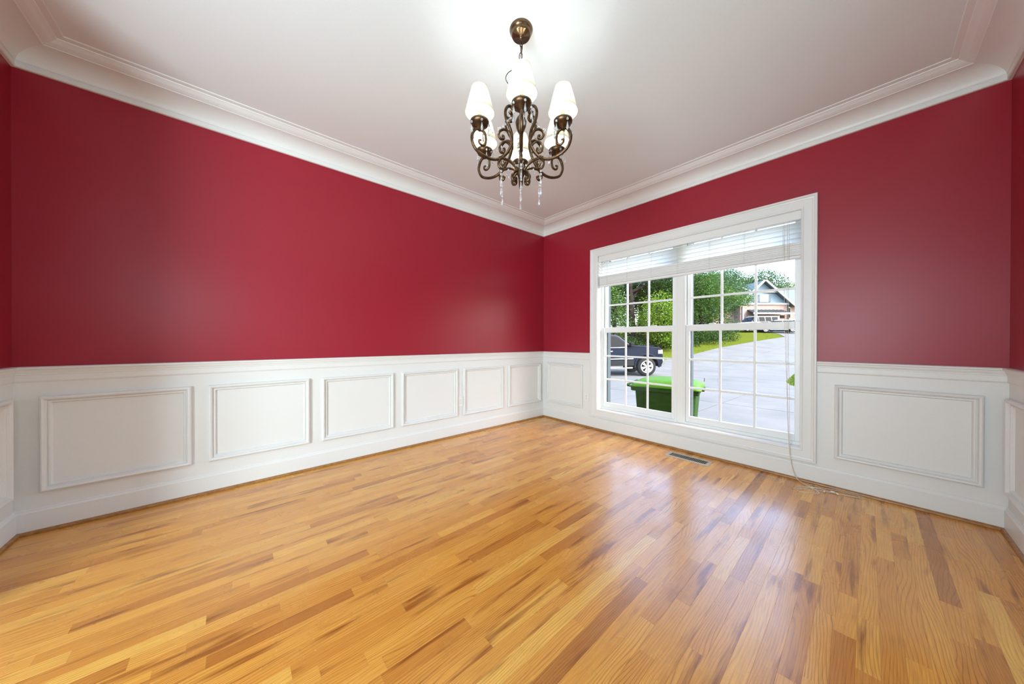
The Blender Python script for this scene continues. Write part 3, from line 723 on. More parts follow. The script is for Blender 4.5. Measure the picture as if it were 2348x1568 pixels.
# grass edge beside the drive (nearest corner of lawn)
rg = random.Random(11); gb = MB()
for _ in range(5200):
    y = rg.uniform(9.6, 19); xm = lin(RB, y); x = xm+.02+abs(rg.gauss(0, .9))
    h = rg.uniform(.04, .10); a = rg.random()*PI; wd = .008
    z = gz(x, y)-.035; dx, dy = math.cos(a)*wd, math.sin(a)*wd; lx, ly = rg.gauss(0, .02), rg.gauss(0, .02)
    gb.add([(x-dx, y-dy, z), (x+dx, y+dy, z), (x+lx, y+ly, z+h)], [(0, 1, 2)])
tag(gb.obj('grass', M['blade']), 'tuft edge of bright green grass beside the driveway at right', 'grass', kind='stuff')

# ---------------------------------------------------------------- wheelie bin
bn = thing('wheeled_bin', (1.09, 1.62, G), 'green wheeled bin with lid coloured sunlit and body coloured shaded, outside the window', 'bin', math.radians(14)); bn.scale = (1.17, 1, 1)
def taper_box(mb, x0, x1, y0, y1, z0, X0, X1, Y0, Y1, z1):
    return mb.add([(x0,y0,z0),(x1,y0,z0),(x1,y1,z0),(x0,y1,z0),(X0,Y0,z1),(X1,Y0,z1),(X1,Y1,z1),(X0,Y1,z1)], [(3,2,1,0),(4,5,6,7),(0,1,5,4),(1,2,6,5),(2,3,7,6),(3,0,4,7)])
b1 = taper_box(MB(), -.29, .30, -.34, .34, .05, -.335, .355, -.395, .395, .86)
bevel(b1.obj('bin_body', M['bin'], bn), .045, 3)
rim = MB().bbox((-.375, -.43, .835), (.385, .43, .905), .012); rim.obj('rim', M['bin'], bn)
for sx in (-.20, .14):
    taper_box(MB(), sx-.012, sx+.012, -.352, -.33, .10, sx-.012, sx+.012, -.405, -.385, .83).obj('moulded_rib', M['bin'], bn)
ld = MB(); nu, nv = 14, 12; V = []
for i in range(nu+1):
    for j_ in range(nv+1):
        u = -1+2*i/nu; v = -1+2*j_/nv
        hgt = .115*(max(0, 1-abs(u)**3.2)**.6)*(max(0, 1-abs(v)**3.2)**.6)
        V.append((u*.40+.008, v*.445, .905+hgt))
ld.add(V, [(i*(nv+1)+q, (i+1)*(nv+1)+q, (i+1)*(nv+1)+q+1, i*(nv+1)+q+1) for i in range(nu) for q in range(nv)], True)
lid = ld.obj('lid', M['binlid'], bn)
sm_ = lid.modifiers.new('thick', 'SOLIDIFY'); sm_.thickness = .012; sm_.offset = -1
MB().bbox((.34, -.13, .86), (.425, .13, .90), .008).obj('lid_lip', M['bin'], bn)
hb = MB().tube([(-.45, -.36, .90), (-.45, .36, .90)], .016, 8)
for s_ in (-.33, 0, .33): hb.tube([(-.36, s_, .88), (-.452, s_, .90)], .015, 6)
hb.obj('handle', M['bin'], bn)
for s_ in (-1, 1):
    wv_ = MB().lathe([(.03, -.03), (.105, -.03), (.125, -.018), (.125, .018), (.105, .03), (.03, .03)], 20, (-.27, s_*.345, .125), 'y')
    wv_.obj('wheel', M['tyre'], bn)
MB().tube([(-.27, -.36, .125), (-.27, .36, .125)], .012, 8).obj('axle', M['trim'], bn)

# ---------------------------------------------------------------- vehicles
def arc(cx, cz, r, a0, a1, n=10): return [(cx+r*math.cos(a0+(a1-a0)*i/n), cz+r*math.sin(a0+(a1-a0)*i/n)) for i in range(n+1)]
def body(prof, hw, name, m, parent, bw=.035, noseround=0.):
    mb = MB().prism(prof, lambda x, z: (x, -hw, z), lambda x, z: (x, hw, z)); mb.fix = True
    o = mb.obj(name, m, parent); bevel(o, bw, 3, 30); return o
def cabin(pts, hw0, hw1, z0, z1, name, m, parent):
    hwf = lambda z: hw0+(hw1-hw0)*(z-z0)/(z1-z0)
    mb = MB().prism(pts, lambda x, z: (x, -hwf(z), z), lambda x, z: (x, hwf(z), z)); mb.fix = True
    o = mb.obj(name, m, parent); bevel(o, .04, 3, 25); return hwf
def sidewin(poly, hwf, sgn, name, m, parent, off=.006):
    mb = MB().prism(poly, lambda x, z: (x, sgn*(hwf(z)-.02), z), lambda x, z: (x, sgn*(hwf(z)+off), z)); mb.fix = True
    return mb.obj(name, m, parent)
def wheel(parent, x, y, r, wd, sgn, spokes=6, rimr=.66):
    t = MB().lathe([(r*.60, -wd/2), (r*.90, -wd/2), (r*.985, -wd*.36), (r, -wd*.2), (r, wd*.2), (r*.985, wd*.36), (r*.90, wd/2), (r*.60, wd/2), (r*.60, -wd/2)], 32, (0, 0, 0), 'y').obj('wheel', M['tyre'], parent, (x, y, r))
    rr_ = r*rimr; yo = sgn*wd*.43
    MB().lathe([(rr_*.86, 0), (rr_*.90, sgn*.02), (rr_, sgn*.025), (rr_*1.02, 0), (rr_*.98, -sgn*.04), (rr_*.86, -sgn*.05)], 32, (0, yo, 0), 'y').obj('rim', M['alloy'], t)
    MB().lathe([(.0001, -sgn*.055), (rr_*.95, -sgn*.055)], 24, (0, yo, 0), 'y').obj('brake_disc', M['tyre'], t)
    for k in range(spokes):
        a = 2*PI*k/spokes+.26
        for dlt in (-.17, .17):
            p0 = Vector((math.cos(a+dlt*.5)*rr_*.18, 0, math.sin(a+dlt*.5)*rr_*.18)); p1 = Vector((math.cos(a+dlt)*rr_*.92, 0, math.sin(a+dlt)*rr_*.92))
            d_ = (p1-p0).normalized(); nrm = Vector((-d_.z, 0, d_.x))*rr_*.062
            q = [p0-nrm, p0+nrm, p1+nrm*1.25, p1-nrm*1.25]; y0_, y1_ = yo-sgn*.02, yo+sgn*.022
            sp = MB().add([(v.x, y0_, v.z) for v in q]+[(v.x, y1_, v.z) for v in q], [(0,1,2,3),(4,5,6,7),(0,1,5,4),(1,2,6,5),(2,3,7,6),(3,0,4,7)]); sp.fix = True
            sp.obj('spoke', M['alloy'], t)
    MB().lathe([(.0001, sgn*.03), (rr_*.16, sgn*.026), (rr_*.22, 0), (rr_*.22, -sgn*.04)], 16, (0, yo, 0), 'y').obj('hub_cap', M['alloy'], t)
    return t
# dark pickup; local x forward, y to its left, front axle at x = 0
sT = 14.15; pT = CAM+(FW*F_PX+RT*(1481-1174))/F_PX*sT
tk = thing('pickup_truck', (pT.x+FW.x*.84, pT.y+FW.y*.84, hz(sT)+.0), 'dark navy pickup truck with chrome trim parked on the driveway', 'truck', YAW)
tk.rotation_euler = (0, -math.radians(1.2), YAW)
HW = .98
P = [(.80, .52), (.86, .60), (.87, .84), (.84, 1.02), (.78, 1.17), (.66, 1.27), (-.62, 1.36), (-.72, 1.29), (-3.25, 1.27), (-3.28, 1.31), (-5.15, 1.33), (-5.18, .62), (-5.05, .55), (-4.25, .55)]
P += arc(-3.72, .46, .50, math.radians(10), math.radians(170), 12)+[(-3.15, .48), (-.62, .48)]
P += [(a, b) for a, b in arc(0, .46, .50, math.radians(172), math.radians(8), 12)]+[(.60, .50)]
# the arch arcs run over the wheels from rear to front
def archfix(P): return P
lower = [(.66, .50), (.72, .60), (.73, .84), (.71, 1.04), (.66, 1.20), (.56, 1.29), (-.62, 1.40), (-.74, 1.31), (-3.25, 1.28), (-3.28, 1.33), (-5.15, 1.34), (-5.18, .62), (-5.05, .55), (-4.22, .55)]
lower += arc(-3.72, .45, .49, PI-math.radians(168), math.radians(12), 1)[:0]
lower += [(-3.72+.49*math.cos(a), .45+.49*math.sin(a)) for a in [math.radians(168-156*i/12) for i in range(13)]]
lower += [(-3.2, .48), (-.54, .48)]
lower += [(.49*math.cos(a), .45+.49*math.sin(a)) for a in [math.radians(172-160*i/12) for i in range(13)]]
body(lower, HW, 'body', M['navy'], tk, .05)
cz0, cz1 = 1.27, 1.90
hwf = cabin([(-.70, cz0), (-1.42, 1.86), (-1.62, cz1), (-2.85, cz1), (-3.05, 1.86), (-3.22, cz0)], .93, .74, cz0, cz1, 'cab', M['navy'], tk)
for sg in (-1, 1):
    sidewin([(-.93, 1.33), (-1.44, 1.76), (-1.60, 1.81), (-1.98, 1.82), (-1.98, 1.33)], hwf, sg, 'front_window', M['carglass'], tk)
    sidewin([(-2.08, 1.33), (-2.08, 1.82), (-2.82, 1.81), (-3.03, 1.33)], hwf, sg, 'rear_window', M['carglass'], tk)
    sidewin([(-.84, 1.285), (-.84, 1.315), (-3.08, 1.315), (-3.08, 1.285)], hwf, sg, 'window_strip', M['chrome'], tk, .012)
    y = sg*HW
    MB().bbox((-3.05, y-.012*sg, .77), (-.60, y+.018*sg, .815), .006).obj('side_moulding', M['chrome'], tk)
    MB().bbox((-3.12, y-.012*sg, .48), (-.58, y+.012*sg, .70), .02).obj('rocker_panel', M['trim'], tk)
    rb = MB().bbox((-3.1, y-.02*sg, .36), (-.66, y+.10*sg, .42), .015); rb.obj('running_board', M['chrome'], tk)
    for dx in (-1.62, -2.72):
        MB().bbox((dx-.12, y-.01*sg, 1.13), (dx+.10, y+.035*sg, 1.165), .012).obj('door_handle', M['chrome'], tk)
    for dx in (-.78, -2.03, -3.10):
        MB().box((dx-.005, y-.01*sg, .55), (dx+.005, y+.0012*sg, 1.27)).obj('door_gap', M['dark'], tk)
    mr = MB().bbox((-1.02, sg*1.0, 1.33), (-.86, sg*1.22, 1.53), .03); mr.obj('door_mirror', M['trim'], tk)
    for ax in (0, -3.72):
        fl_ = MB()
        A1 = [(ax+.50*math.cos(a), .45+.50*math.sin(a)) for a in [math.radians(186-192*i/16) for i in range(17)]]
        A2 = [(ax+.575*math.cos(a), .45+.575*math.sin(a)) for a in [math.radians(186-192*i/16) for i in range(17)]]
        fl_.prism(A1+A2[::-1], lambda x, z: (x, y-.03*sg, z), lambda x, z: (x, y+.028*sg, z)); fl_.fix = True
        bevel(fl_.obj('wheel_arch', M['navy'], tk), .01, 2)
        liner = MB()
        A0 = [(ax+.49*math.cos(a), .45+.49*math.sin(a)) for a in [math.radians(180-180*i/12) for i in range(13)]]
        liner.add([(x_, y, z_) for x_, z_ in A0]+[(x_, y-.35*sg, z_) for x_, z_ in A0], [(i, i+1, 14+i, 13+i) for i in range(12)]+[tuple(range(13, 26))])
        liner.obj('wheel_well', M['dark'], tk)
        wheel(tk, ax, sg*(HW-.13), .42, .27, sg)
    hl = MB().bbox((.50, sg*.66, .98), (.722, sg*.985, 1.17), .02); hl.obj('headlamp', M['lens'], tk)
    MB().bbox((-5.2, sg*.86, .9), (-5.10, sg*.99, 1.25), .015).obj('tail_lamp', M['taillens'], tk)
sidewinf = MB().add([(-.735, -.86, 1.34), (-.735, .86, 1.34), (-1.43, .70, 1.845), (-1.43, -.70, 1.845)], [(0, 1, 2, 3)])
so = sidewinf.obj('windshield', M['carglass'], tk); so.location = (.014, 0, .014)
MB().bbox((.70, -.62, .78), (.765, .62, 1.18), .02).obj('grille', M['chrome'], tk)
for i in range(4): MB().bbox((.76, -.56, .83+i*.085), (.778, .56, .875+i*.085), .006).obj('grille_bar', M['trim'], tk)
bevel(MB().box((.58, -.97, .50), (.80, .97, .76)).obj('bumper', M['chrome'], tk), .06, 3)
MB().bbox((.52, -.97, .42), (.68, .97, .52), .03).obj('lower_valance', M['trim'], tk)
MB().bbox((-.5, -.80, 1.34), (.42, -.70, 1.375), .008).obj('hood_crease', M['navy'], tk)
MB().box((-5.0, -.80, .55), (-.2, .80, .62)).obj('underbody', M['dark'], tk)

for o in kids(tk):
    if o.name.split('.')[0] in ('cab', 'front_window', 'rear_window', 'window_strip', 'windshield', 'door_mirror'): o.location.x += .22

def car(name, loc, rz, label, paint, L_, hw, zb, zroof, cab, wr, boxy, nwin, group=None):
    t = thing(name, loc, label, 'car', rz, group)
    f, r = L_/2, -L_/2; ax = (L_*.30, -L_*.30)
    pr = [(f-.10, .35), (f, .5), (f-.03, zb-.22), (f-.25, zb-.06), (cab[0], zb), (cab[3], zb), (r+.05, zb-.03), (r, .55), (r+.08, .38)]
    for a in (ax[1], ax[0]):
        pr += [(a+(wr+.06)*math.cos(q), wr+(wr+.06)*math.sin(q)) for q in [math.radians(180+8-196*i/10) for i in range(11)]]
    body(pr, hw, 'body', paint, t, .05)
    hf = cabin([(cab[0], zb-.02), (cab[1], zroof), (cab[2], zroof), (cab[3], zb-.02)], hw*.95, hw*.78, zb, zroof, 'cab', paint, t)
    x0, x1 = cab[3]+.12, cab[0]-.10; zt = zroof-.10; zl = zb+.06
    for sg in (-1, 1):
        for k in range(nwin):
            a = x0+(x1-x0)*k/nwin+.04; b = x0+(x1-x0)*(k+1)/nwin-.04
            top_f = lambda x: min(zt, zl+(cab[0]-x)/(cab[0]-cab[1])*(zroof-zb), zl+(x-cab[3])/max(.01, cab[2]-cab[3])*(zroof-zb))
            mid = [a+(b-a)*i/6 for i in range(7)]
            poly = [(a, zl), (b, zl)]+[(x_, max(zl+.03, top_f(x_))) for x_ in mid[::-1]]
            sidewin(poly, hf, sg, 'side_window', M['carglass'], t)
        for a in ax: wheel(t, a, sg*(hw-.11), wr, .22, sg, 5)
        MB().bbox((f-.20, sg*hw*.55, zb-.36), (f-.005, sg*hw*.97, zb-.18), .02).obj('headlamp', M['lens'], t)
        MB().bbox((r-.01, sg*hw*.72, zb-.35), (r+.08, sg*hw*.98, zb-.08), .02).obj('tail_lamp', M['taillens'], t)
        MB().bbox((cab[0]-.45, sg*(hw-.03), zb), (cab[0]-.28, sg*(hw+.16), zb+.14), .02).obj('door_mirror', paint, t)
        for dx in (.1, -.9): MB().bbox((dx-.1, sg*(hw-.01), zb-.20), (dx+.08, sg*(hw+.025), zb-.16), .008).obj('door_handle', paint, t)
    for (xa, xb, nm) in ((cab[0], cab[1], 'windshield'), (cab[3], cab[2], 'back_window')):
        o_ = .012 if nm == 'windshield' else -.012
        q = lambda u: (xa+(xb-xa)*u+o_, zb-.02+(zroof-zb+.02)*u+.012)
        (xA, zA), (xB, zB) = q(.12), q(.88)
        MB().add([(xA, -hf(zA)+.10, zA), (xA, hf(zA)-.10, zA), (xB, hf(zB)-.10, zB), (xB, -hf(zB)+.10, zB)], [(0, 1, 2, 3)]).obj(nm, M['carglass'], t)
    MB().bbox((f-.03, -hw*.5, zb-.38), (f+.012, hw*.5, zb-.20), .01).obj('grille', M['trim'], t)
    bevel(MB().box((f-.14, -hw*.96, .36), (f+.05, hw*.96, .55)).obj('bumper', paint, t), .04, 2)
    MB().box((r+.3, -hw*.8, .3), (f-.3, hw*.8, .42)).obj('underbody', M['dark'], t)
    if boxy:
        for sg in (-1, 1): MB().tube([(cab[1]-.2, sg*hw*.66, zroof+.05), (cab[2]+.2, sg*hw*.66, zroof+.05)], .022, 6).obj('roof_rail', M['trim'], t)
    return t
def spot(px, s):
    q = CAM+(FW*F_PX+RT*(px-1174))/F_PX*s
    return (q.x, q.y, hz(s))
car('suv', spot(1728, 38.5), YAW+PI, 'white boxy sport utility vehicle with roof rails parked before the house', M['carwhite'], 5.0, .98, 1.12, 1.86, (.95, .35, -2.25, -2.42), .38, True, 4)
car('hatchback', spot(1781, 37.5), YAW+PI*.86, 'pale blue car parked right of the white sport utility vehicle', M['carblue'], 4.2, .86, .92, 1.46, (1.15, .35, -1.2, -1.85), .32, False, 2)
car('sedan', spot(1813, 39.5), YAW+PI, 'white sedan parked rightmost in the row before the house', M['carwhite'], 4.7, .90, .95, 1.45, (1.15, .35, -1.0, -1.75), .33, False, 2)

# ---------------------------------------------------------------- house across the lawn
def brick_mat(name, c1, c2, mortar):
    m = mat(name, c1, .85); N, L, B = nodes(m)
    tc = N.new('ShaderNodeTexCoord'); mp = N.new('ShaderNodeMapping'); mp.inputs['Rotation'].default_value = (PI/2, 0, 0); b = N.new('ShaderNodeTexBrick')
    b.inputs['Color1'].default_value = (*c1, 1); b.inputs['Color2'].default_value = (*c2, 1); b.inputs['Mortar'].default_value = (*mortar, 1)
    b.inputs['Scale'].default_value = 1; b.inputs['Brick Width'].default_value = .22; b.inputs['Row Height'].default_value = .075; b.inputs['Mortar Size'].default_value = .012
    L.new(tc.outputs['Object'], mp.inputs[0]); L.new(mp.outputs[0], b.inputs[0]); L.new(b.outputs[0], B.inputs['Base Color']); return m
M['brick'] = brick_mat('pink_red_brick', (.22, .115, .09), (.18, .085, .066), (.24, .21, .19))
M['roof'] = noisy(mat('blue_grey_shingle', (.34, .46, .54), .8, spec=.1), 9, (.066, .095, .112), (.09, .122, .138), .3, .7, 5, 'Object', (1, 1, 6))
M['siding'] = noisy(mat('blue_grey_siding', (.42, .54, .62), .7, spec=.1), 5, (.105, .15, .175), (.125, .17, .195), .3, .7, 3, 'Object', (.3, .3, 12))
M['fascia'] = mat('white_fascia', (.45, .45, .445), .5)
M['awning'] = noisy(mat('slate_awning', (.22, .25, .30), .7, spec=.1), 9, (.022, .027, .034), (.038, .044, .052), .3, .7, 3, 'Object')
M['houseglass'] = mat('house_window_glass', (.33, .315, .27), .3)
sH = 46.0; k_ = sH/F_PX; hp = CAM+(FW*F_PX+RT*(1750-1174))/F_PX*sH
hs = thing('house', (hp.x, hp.y, hz(sH)-.15), 'brick house with blue grey gable roof far across the lawn', 'house', YAW)
HZ0 = hz(sH)-.15
def hx(px): return (px-1750)*k_
def hzz(py): return 1.1+(781-py)*k_-HZ0
def hbox(x0, x1, y0, y1, z0, z1, nm, m, parent=None, c=0):
    mb = MB(); (mb.bbox if c else mb.box)((x0, y0, z0), (x1, y1, z1), *((c,) if c else ()))
    o = mb.obj(nm, m, parent or hs); return o
E0 = hzz(697)
xl, xr_ = hx(1697), hx(1806)
hbox(xl, xr_, 0, 9, -1.2, E0, 'brick_wall', M['brick'])
apx, apz = hx(1748), hzz(645)
g = MB().prism([(xl-.1, E0), (xr_+.1, E0), (apx, apz)], lambda x, z: (x, .02, z), lambda x, z: (x, 7, z)); g.fix = True
g.obj('gable', M['siding'], hs)
def slope_slab(p0, p1, y0, y1, t, nm, m):      # roof plane from (x,z) p0 to p1
    d_ = Vector((p1[0]-p0[0], p1[1]-p0[1])).normalized(); n_ = Vector((-d_.y, d_.x))*t
    if n_.y < 0: n_ = -n_
    q = [p0, p1, (p1[0]+n_.x, p1[1]+n_.y), (p0[0]+n_.x, p0[1]+n_.y)]
    mb = MB().prism(q, lambda x, z: (x, y0, z), lambda x, z: (x, y1, z)); mb.fix = True
    return mb.obj(nm, m, hs)
exl, exr = (xl-.55, E0-.30), (xr_+.55, E0-.30)
slope_slab((apx, apz+.05), exr, -.45, 9, .14, 'roof', M['roof']); slope_slab((apx, apz+.05), exl, -.45, 9, .14, 'roof', M['roof'])
slope_slab((apx, apz+.06), exr, -.60, -.46, .24, 'rake_board', M['fascia']); slope_slab((apx, apz+.06), exl, -.60, -.46, .24, 'rake_board', M['fascia'])
hbox(xl-.35, xr_+.1, -.14, .03, E0-.02, E0+.20, 'frieze_board', M['fascia'])
wz0, wz1 = hzz(690), hzz(676)
wf = hbox(hx(1742)-.08, hx(1759)+.08, -.10, .05, wz0-.08, wz1+.08, 'window', M['fascia'])
hbox(hx(1742), hx(1759), -.12, .0, wz0, wz1, 'pane', M['houseglass'], wf)
hbox(hx(1759)+.12, hx(1766), -.08, .05, wz0-.05, wz1+.05, 'shutter', M['roof']); hbox(hx(1735), hx(1742)-.12, -.08, .05, wz0-.05, wz1+.05, 'shutter', M['roof'])
# lower left wing with its own gable roof
wl = hx(1646); zE = hzz(716)
hbox(wl, xl, 1.2, 8, -2.2, hzz(712), 'brick_wall', M['brick'])
rf = MB().add([(hx(1683), 1.0, hzz(654)), (hx(1742), 4.5, hzz(650)), (apx, 4.5, hzz(668)), (hx(1734), .6, hzz(671)), (hx(1697), .2, hzz(697)), (wl-.3, .5, hzz(712)), (wl-.3, 6, hzz(700))],
               [(0, 3, 2, 1), (0, 5, 4, 3), (0, 6, 5)])
o = rf.obj('wing_roof', M['roof'], hs); s_ = o.modifiers.new('t', 'SOLIDIFY'); s_.thickness = .15
fa = MB().tube([(hx(1687), .35, hzz(652)), (hx(1730), .25, hzz(668)), (hx(1778), -.3, hzz(669))], .10, 4); fa.obj('fascia', M['fascia'], hs)
fa = MB().tube([(hx(1682), .1, hzz(682)), (hx(1697), -.1, hzz(695)), (xl+.2, -.15, hzz(697))], .09, 4); fa.obj('fascia', M['fascia'], hs)
MB().tube([(hx(1702), -.12, hzz(702)), (hx(1702), -.12, -.5)], .10, 6).obj('downspout', M['fascia'], hs)
# garage awning and doors
aw = MB().add([(hx(1713), -.02, hzz(709)), (hx(1794), -.02, hzz(709)), (hx(1796), -1.5, hzz(717.5)), (hx(1711), -1.5, hzz(717.5))], [(3, 2, 1, 0)])
o = aw.obj('garage_awning', M['awning'], hs); s_ = o.modifiers.new('t', 'SOLIDIFY'); s_.thickness = .10
for i in range(9):
    u = (i+.5)/9; MB().tube([(hx(1713+81*u), 0, hzz(709)+.03), (hx(1711.5+84*u), -1.5, hzz(717.5)+.03)], .03, 4).obj('awning_rib', M['awning'], hs)
hbox(hx(1709), hx(1800), -1.62, -1.48, hzz(721), hzz(717.5), 'awning_fascia', M['fascia'])
for a, b in ((1715, 1750), (1756, 1787)):
    dd = hbox(hx(a), hx(b), -.05, .05, -.2, hzz(723), 'garage_door', M['fascia'])
    for i in range(1, 4): hbox(hx(a)+.02, hx(b)-.02, -.058, -.04, -.2+(hzz(723)+.2)*i/4-.02, -.2+(hzz(723)+.2)*i/4+.02, 'panel_joint', M['trim'], dd)
dw = hbox(hx(1788), hx(1799), -.06, .04, hzz(728), hzz(721.5), 'dark_opening', M['dark'])
# right wing: long roof and brick wall with dark window
xR = hx(1905); zR = hzz(643); zRe = hzz(694)
hbox(xr_, xR, 1.4, 10, -1.2, hzz(698), 'brick_wall', M['brick'])
rr2 = MB().add([(hx(1750), 6.5, zR), (xR+.5, 6.5, zR), (xR+.5, .8, zRe), (hx(1790), .8, zRe)], [(3, 2, 1, 0)])
o = rr2.obj('main_roof', M['roof'], hs); s_ = o.modifiers.new('t', 'SOLIDIFY'); s_.thickness = .15
hbox(xr_+.5, xR+.5, .66, .80, zRe-.30, zRe+.05, 'fascia', M['fascia'])
hbox(xr_+.45, xr_+.75, .55, .75, hzz(703), hzz(695), 'corner_return', M['fascia'])
wf = hbox(hx(1817)-.1, hx(1831), 1.30, 1.45, hzz(727), hzz(702), 'window', M['fascia']); hbox(hx(1817), hx(1830), 1.27, 1.38, hzz(726), hzz(703), 'pane', M['carglass'], wf)
MB().tube([(hx(1805), -.12, hzz(697)), (hx(1805), -.12, -.5)], .07, 6).obj('downspout', M['trim'], hs)

# ---------------------------------------------------------------- trees and bushes
def foliage(blobs, n, size, rs, shell=.45, droop=0.):
    mb = MB(); tot = sum(b[3]*b[4] for b in blobs)
    for (cx, cy, cz, rx_, rz_) in blobs:
        for _ in range(int(2.2*n*rx_*rz_/tot)):
            v = Vector((rs.gauss(0, 1), rs.gauss(0, 1), rs.gauss(0, 1))).normalized()*(shell+(1-shell)*rs.random())*(1+.18*math.sin(3*rs.random()*PI))
            c = Vector((cx+v.x*rx_, cy+v.y*rx_, cz+v.z*rz_))
            a = Vector((rs.gauss(0, 1), rs.gauss(0, 1), rs.gauss(0, .6))).normalized(); b = a.cross(Vector((rs.gauss(0, 1), rs.gauss(0, 1), rs.gauss(0, 1)))).normalized()
            s_ = size*.62*rs.uniform(.6, 1.3); tip = a*s_; sd_ = b*s_*.42
            mb.add([c-tip*.9, c+sd_, c+tip-Vector((0, 0, s_*droop)), c-sd_], [(0, 1, 2, 3)])
    return mb
def tree(name, px, s, label, cat, trunk_h, trunk_r, blobs, n, size, m, seed, group=None, branches=5):
    rs = random.Random(seed); p = spot(px, s)
    t = thing(name, (p[0], p[1], p[2]-.1), label, cat, YAW, group)
    if trunk_h:
        top = Vector((rs.uniform(-.3, .3), rs.uniform(-.3, .3), trunk_h))
        tm = MB().tube(spline([(0, 0, -.2), (top.x*.2, 0, trunk_h*.35), (top.x*.6, top.y*.5, trunk_h*.7), top], 4), [trunk_r*(1.15-.7*i/12) for i in range(13)], 9)
        tr = tm.obj('trunk', M['bark'], t)
        for k in range(branches):
            b = blobs[k % len(blobs)]; z0 = trunk_h*rs.uniform(.4, .9)
            MB().tube(spline([(top.x*.4, top.y*.3, z0), (b[0]*.5, b[1]*.5, z0+(b[2]-z0)*.6), (b[0]*.95, b[1]*.95, b[2]+b[4]*.2)], 4), [trunk_r*.42*(1-.8*i/8) for i in range(9)], 6).obj('branch', M['bark'], t)
    else:
        tr = MB().tube([(0, 0, -.2), (0, 0, .5)], .05, 6).obj('stem', M['bark'], t)
    tag(foliage(blobs, n, size, rs).obj('foliage', m, t), kind='stuff')
    return t
# blobs: local x along the image right, y away, z up, horizontal and vertical radius
tree('broadleaf_tree', 1447, 24.5, 'tall dark trunked tree behind the pickup truck, seen through the left sash', 'tree', 7.2, .36,
     [(-1.6, 1.2, 5.2, 1.7, 1.5), (1.6, 1.0, 5.6, 1.9, 1.4), (.8, 1.6, 6.2, 2.2, 1.3), (2.6, .6, 5.6, 1.8, 1.3), (-3.0, .6, 5.4, 1.8, 1.4)], 5200, .14, M['leafD'], 1)
tree('understory_tree', 1408, 22.5, 'mid green slender tree at the left edge of the left sash', 'tree', 4.2, .12,
     [(-.3, 0, 3.6, 1.3, 1.6), (-1.6, .5, 4.6, 1.5, 1.6), (.6, .2, 2.2, .8, .9)], 3000, .12, M['leafM'], 2)
tree('sunlit_tree', 1512, 23.5, 'bright yellow green bushy tree right of the dark trunk', 'tree', 3.4, .14,
     [(0, 0, 3.0, 1.5, 1.5), (-.9, -.2, 2.2, 1.0, .9), (1.2, .1, 2.3, 1.1, 1.0), (.4, .2, 1.3, 1.5, .8)], 4200, .13, M['leafY'], 3)
tree('shade_tree', 1548, 27, 'dense dark green tree behind the bright yellow green one', 'tree', 7, .2,
     [(0, 0, 5.6, 2.2, 1.8), (-2.2, .6, 5.6, 2.0, 1.7), (1.4, .4, 4.4, 1.8, 1.5), (.2, 1, 6.4, 2.0, 1.2)], 4600, .14, M['leafD'], 4)
tree('maple_tree', 1606, 29.0, 'leafy green tree at the left of the right sash', 'tree', 4.6, .16,
     [(-.3, 0, 5.0, 2.2, 1.8), (1.8, -.2, 4.2, 1.7, 1.1), (-1.2, .2, 3.0, 1.6, 1.5), (.9, 0, 2.9, 1.6, 1.1), (3.2, -.3, 3.9, 1.3, .8), (0, .3, 6.4, 1.9, 1.1)], 7200, .12, M['leafM'], 5)
tree('maple_tree', 1652, 33, 'lighter green tree whose branches reach in front of the house roof', 'tree', 5.4, .16,
     [(-.4, 0, 5.4, 1.7, 1.4), (1.4, 0, 5.0, 1.4, 1.0), (2.4, -.2, 4.0, 1.0, .7), (-.6, 0, 3.6, 1.4, 1.0), (.9, 0, 6.6, 1.3, .8)], 4200, .14, M['leafB'], 6)
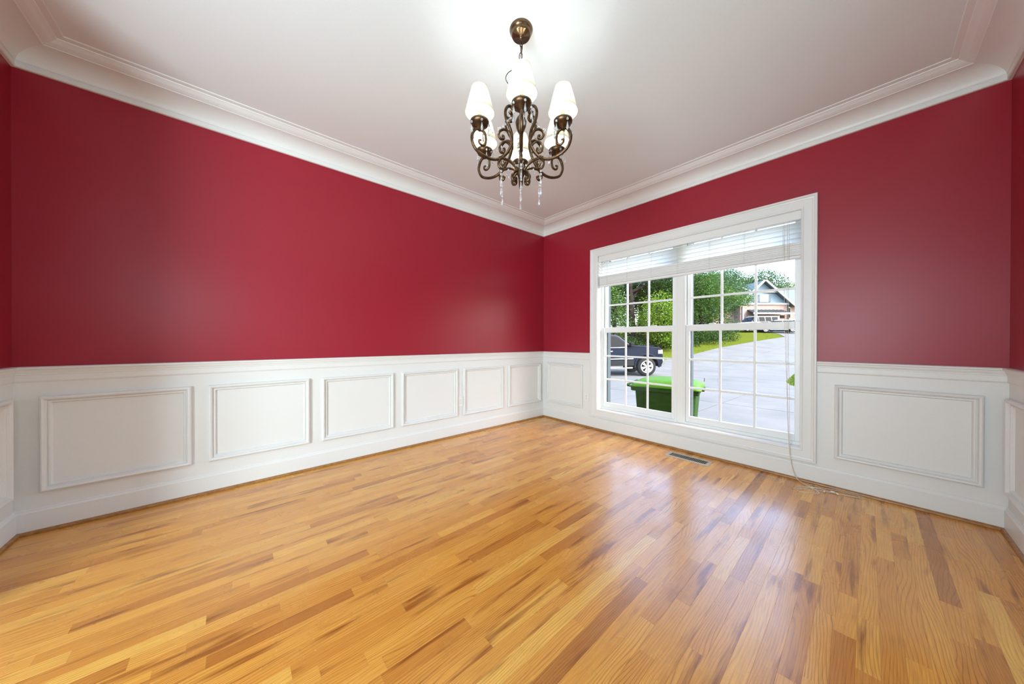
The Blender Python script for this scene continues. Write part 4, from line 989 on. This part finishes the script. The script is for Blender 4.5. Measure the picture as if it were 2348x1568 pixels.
for i, (px, s, r, hgt, mk) in enumerate(((1400, 22.5, 1.1, .9, 'leafB'), (1440, 23.2, 1.0, .75, 'leafD'), (1475, 24.0, 1.3, .8, 'leafD'), (1520, 25.2, 1.5, .8, 'leafD'), (1560, 26.2, 1.4, .8, 'leafD'), (1606, 27.6, 1.8, .95, 'leafD'), (1646, 30, 1.6, .7, 'leafD'))):
    where = ['at the left edge of the left sash', 'right above the truck cab', 'above the truck hood', 'beyond the nose of the truck', 'behind the window mullion', 'at the left of the right sash', 'rightmost of the dark hedge row'][i]
    tree('hedge_bush', px, s, ('grey green' if mk == 'leafB' else 'dark') + ' low bush along the lawn, ' + where, 'bush', 0, 0, [(-r*.5, 0, hgt*.6, r*.8, hgt*.8), (r*.5, .1, hgt*.65, r*.8, hgt*.85), (0, .2, hgt*.9, r*.7, hgt*.7)], 1500, .11, M[mk], 30+i, 'hedge bushes along the lawn')
tree('ornamental_shrub', 1668, 36, 'wispy grey green shrub beside the brick wing of the house', 'shrub', 0, 0, [(0, 0, 1.0, .8, 1.0), (1.0, 0, .8, .8, .8)], 700, .13, M['leafB'], 60)
tw = 'trees on the skyline behind the house'
for i, (px, s, r, hgt, mk, lb_) in enumerate(((1665, 62, 4.5, 13.5, 'leafM', 'green treetop leftmost on the skyline behind the house'), (1705, 66, 4.0, 12.8, 'leafY', 'yellow green treetop above the left end of the house roof'),
        (1752, 60, 3.6, 13.4, 'leafB', 'pale blue green treetop right above the gable apex'), (1790, 68, 4.2, 12.2, 'leafY', 'yellow green treetop above the right roof ridge'), (1830, 66, 4.6, 12.4, 'leafY', 'yellow green treetop rightmost on the skyline'))):
    tree('background_tree', px, s, lb_, 'tree', hgt*.7, .3, [(0, 0, hgt-3.0, r*.62, 1.9), (-r*.6, 0, hgt-4.0, r*.7, 1.9), (r*.6, 0, hgt-4.0, r*.7, 1.9), (0, 0, hgt-6.5, r, 2.5)], 3600, .26, M[mk], 70+i, tw, 3)
for i, (px, s, h_) in enumerate(((1330, 30, 7.6), (1385, 32, 7.8), (1470, 33, 7.4), (1535, 34, 8.0), (1590, 37, 8.0), (1626, 40, 8.2))):
    tree('woodland_tree', px, s, ['dark woodland tree hidden mostly behind the window casing', 'dark woodland tree behind the slender left tree', 'tall dark woodland tree behind the dark trunk', 'dark woodland tree behind the window mullion', 'woodland tree behind the leafy tree of the right sash', 'farthest woodland tree before the left end of the house'][i], 'tree', h_*.75, .3,
         [(0, 0, h_-2.2, 2.6, 2.0), (-2, 0, h_-3.4, 2.4, 2.2), (2, 0, h_-3.4, 2.4, 2.2), (0, 0, 2.2, 2.8, 2.0)], 3600, .21, M['leafD'], 90+i, 'woodland trees beyond the lawn', 3)
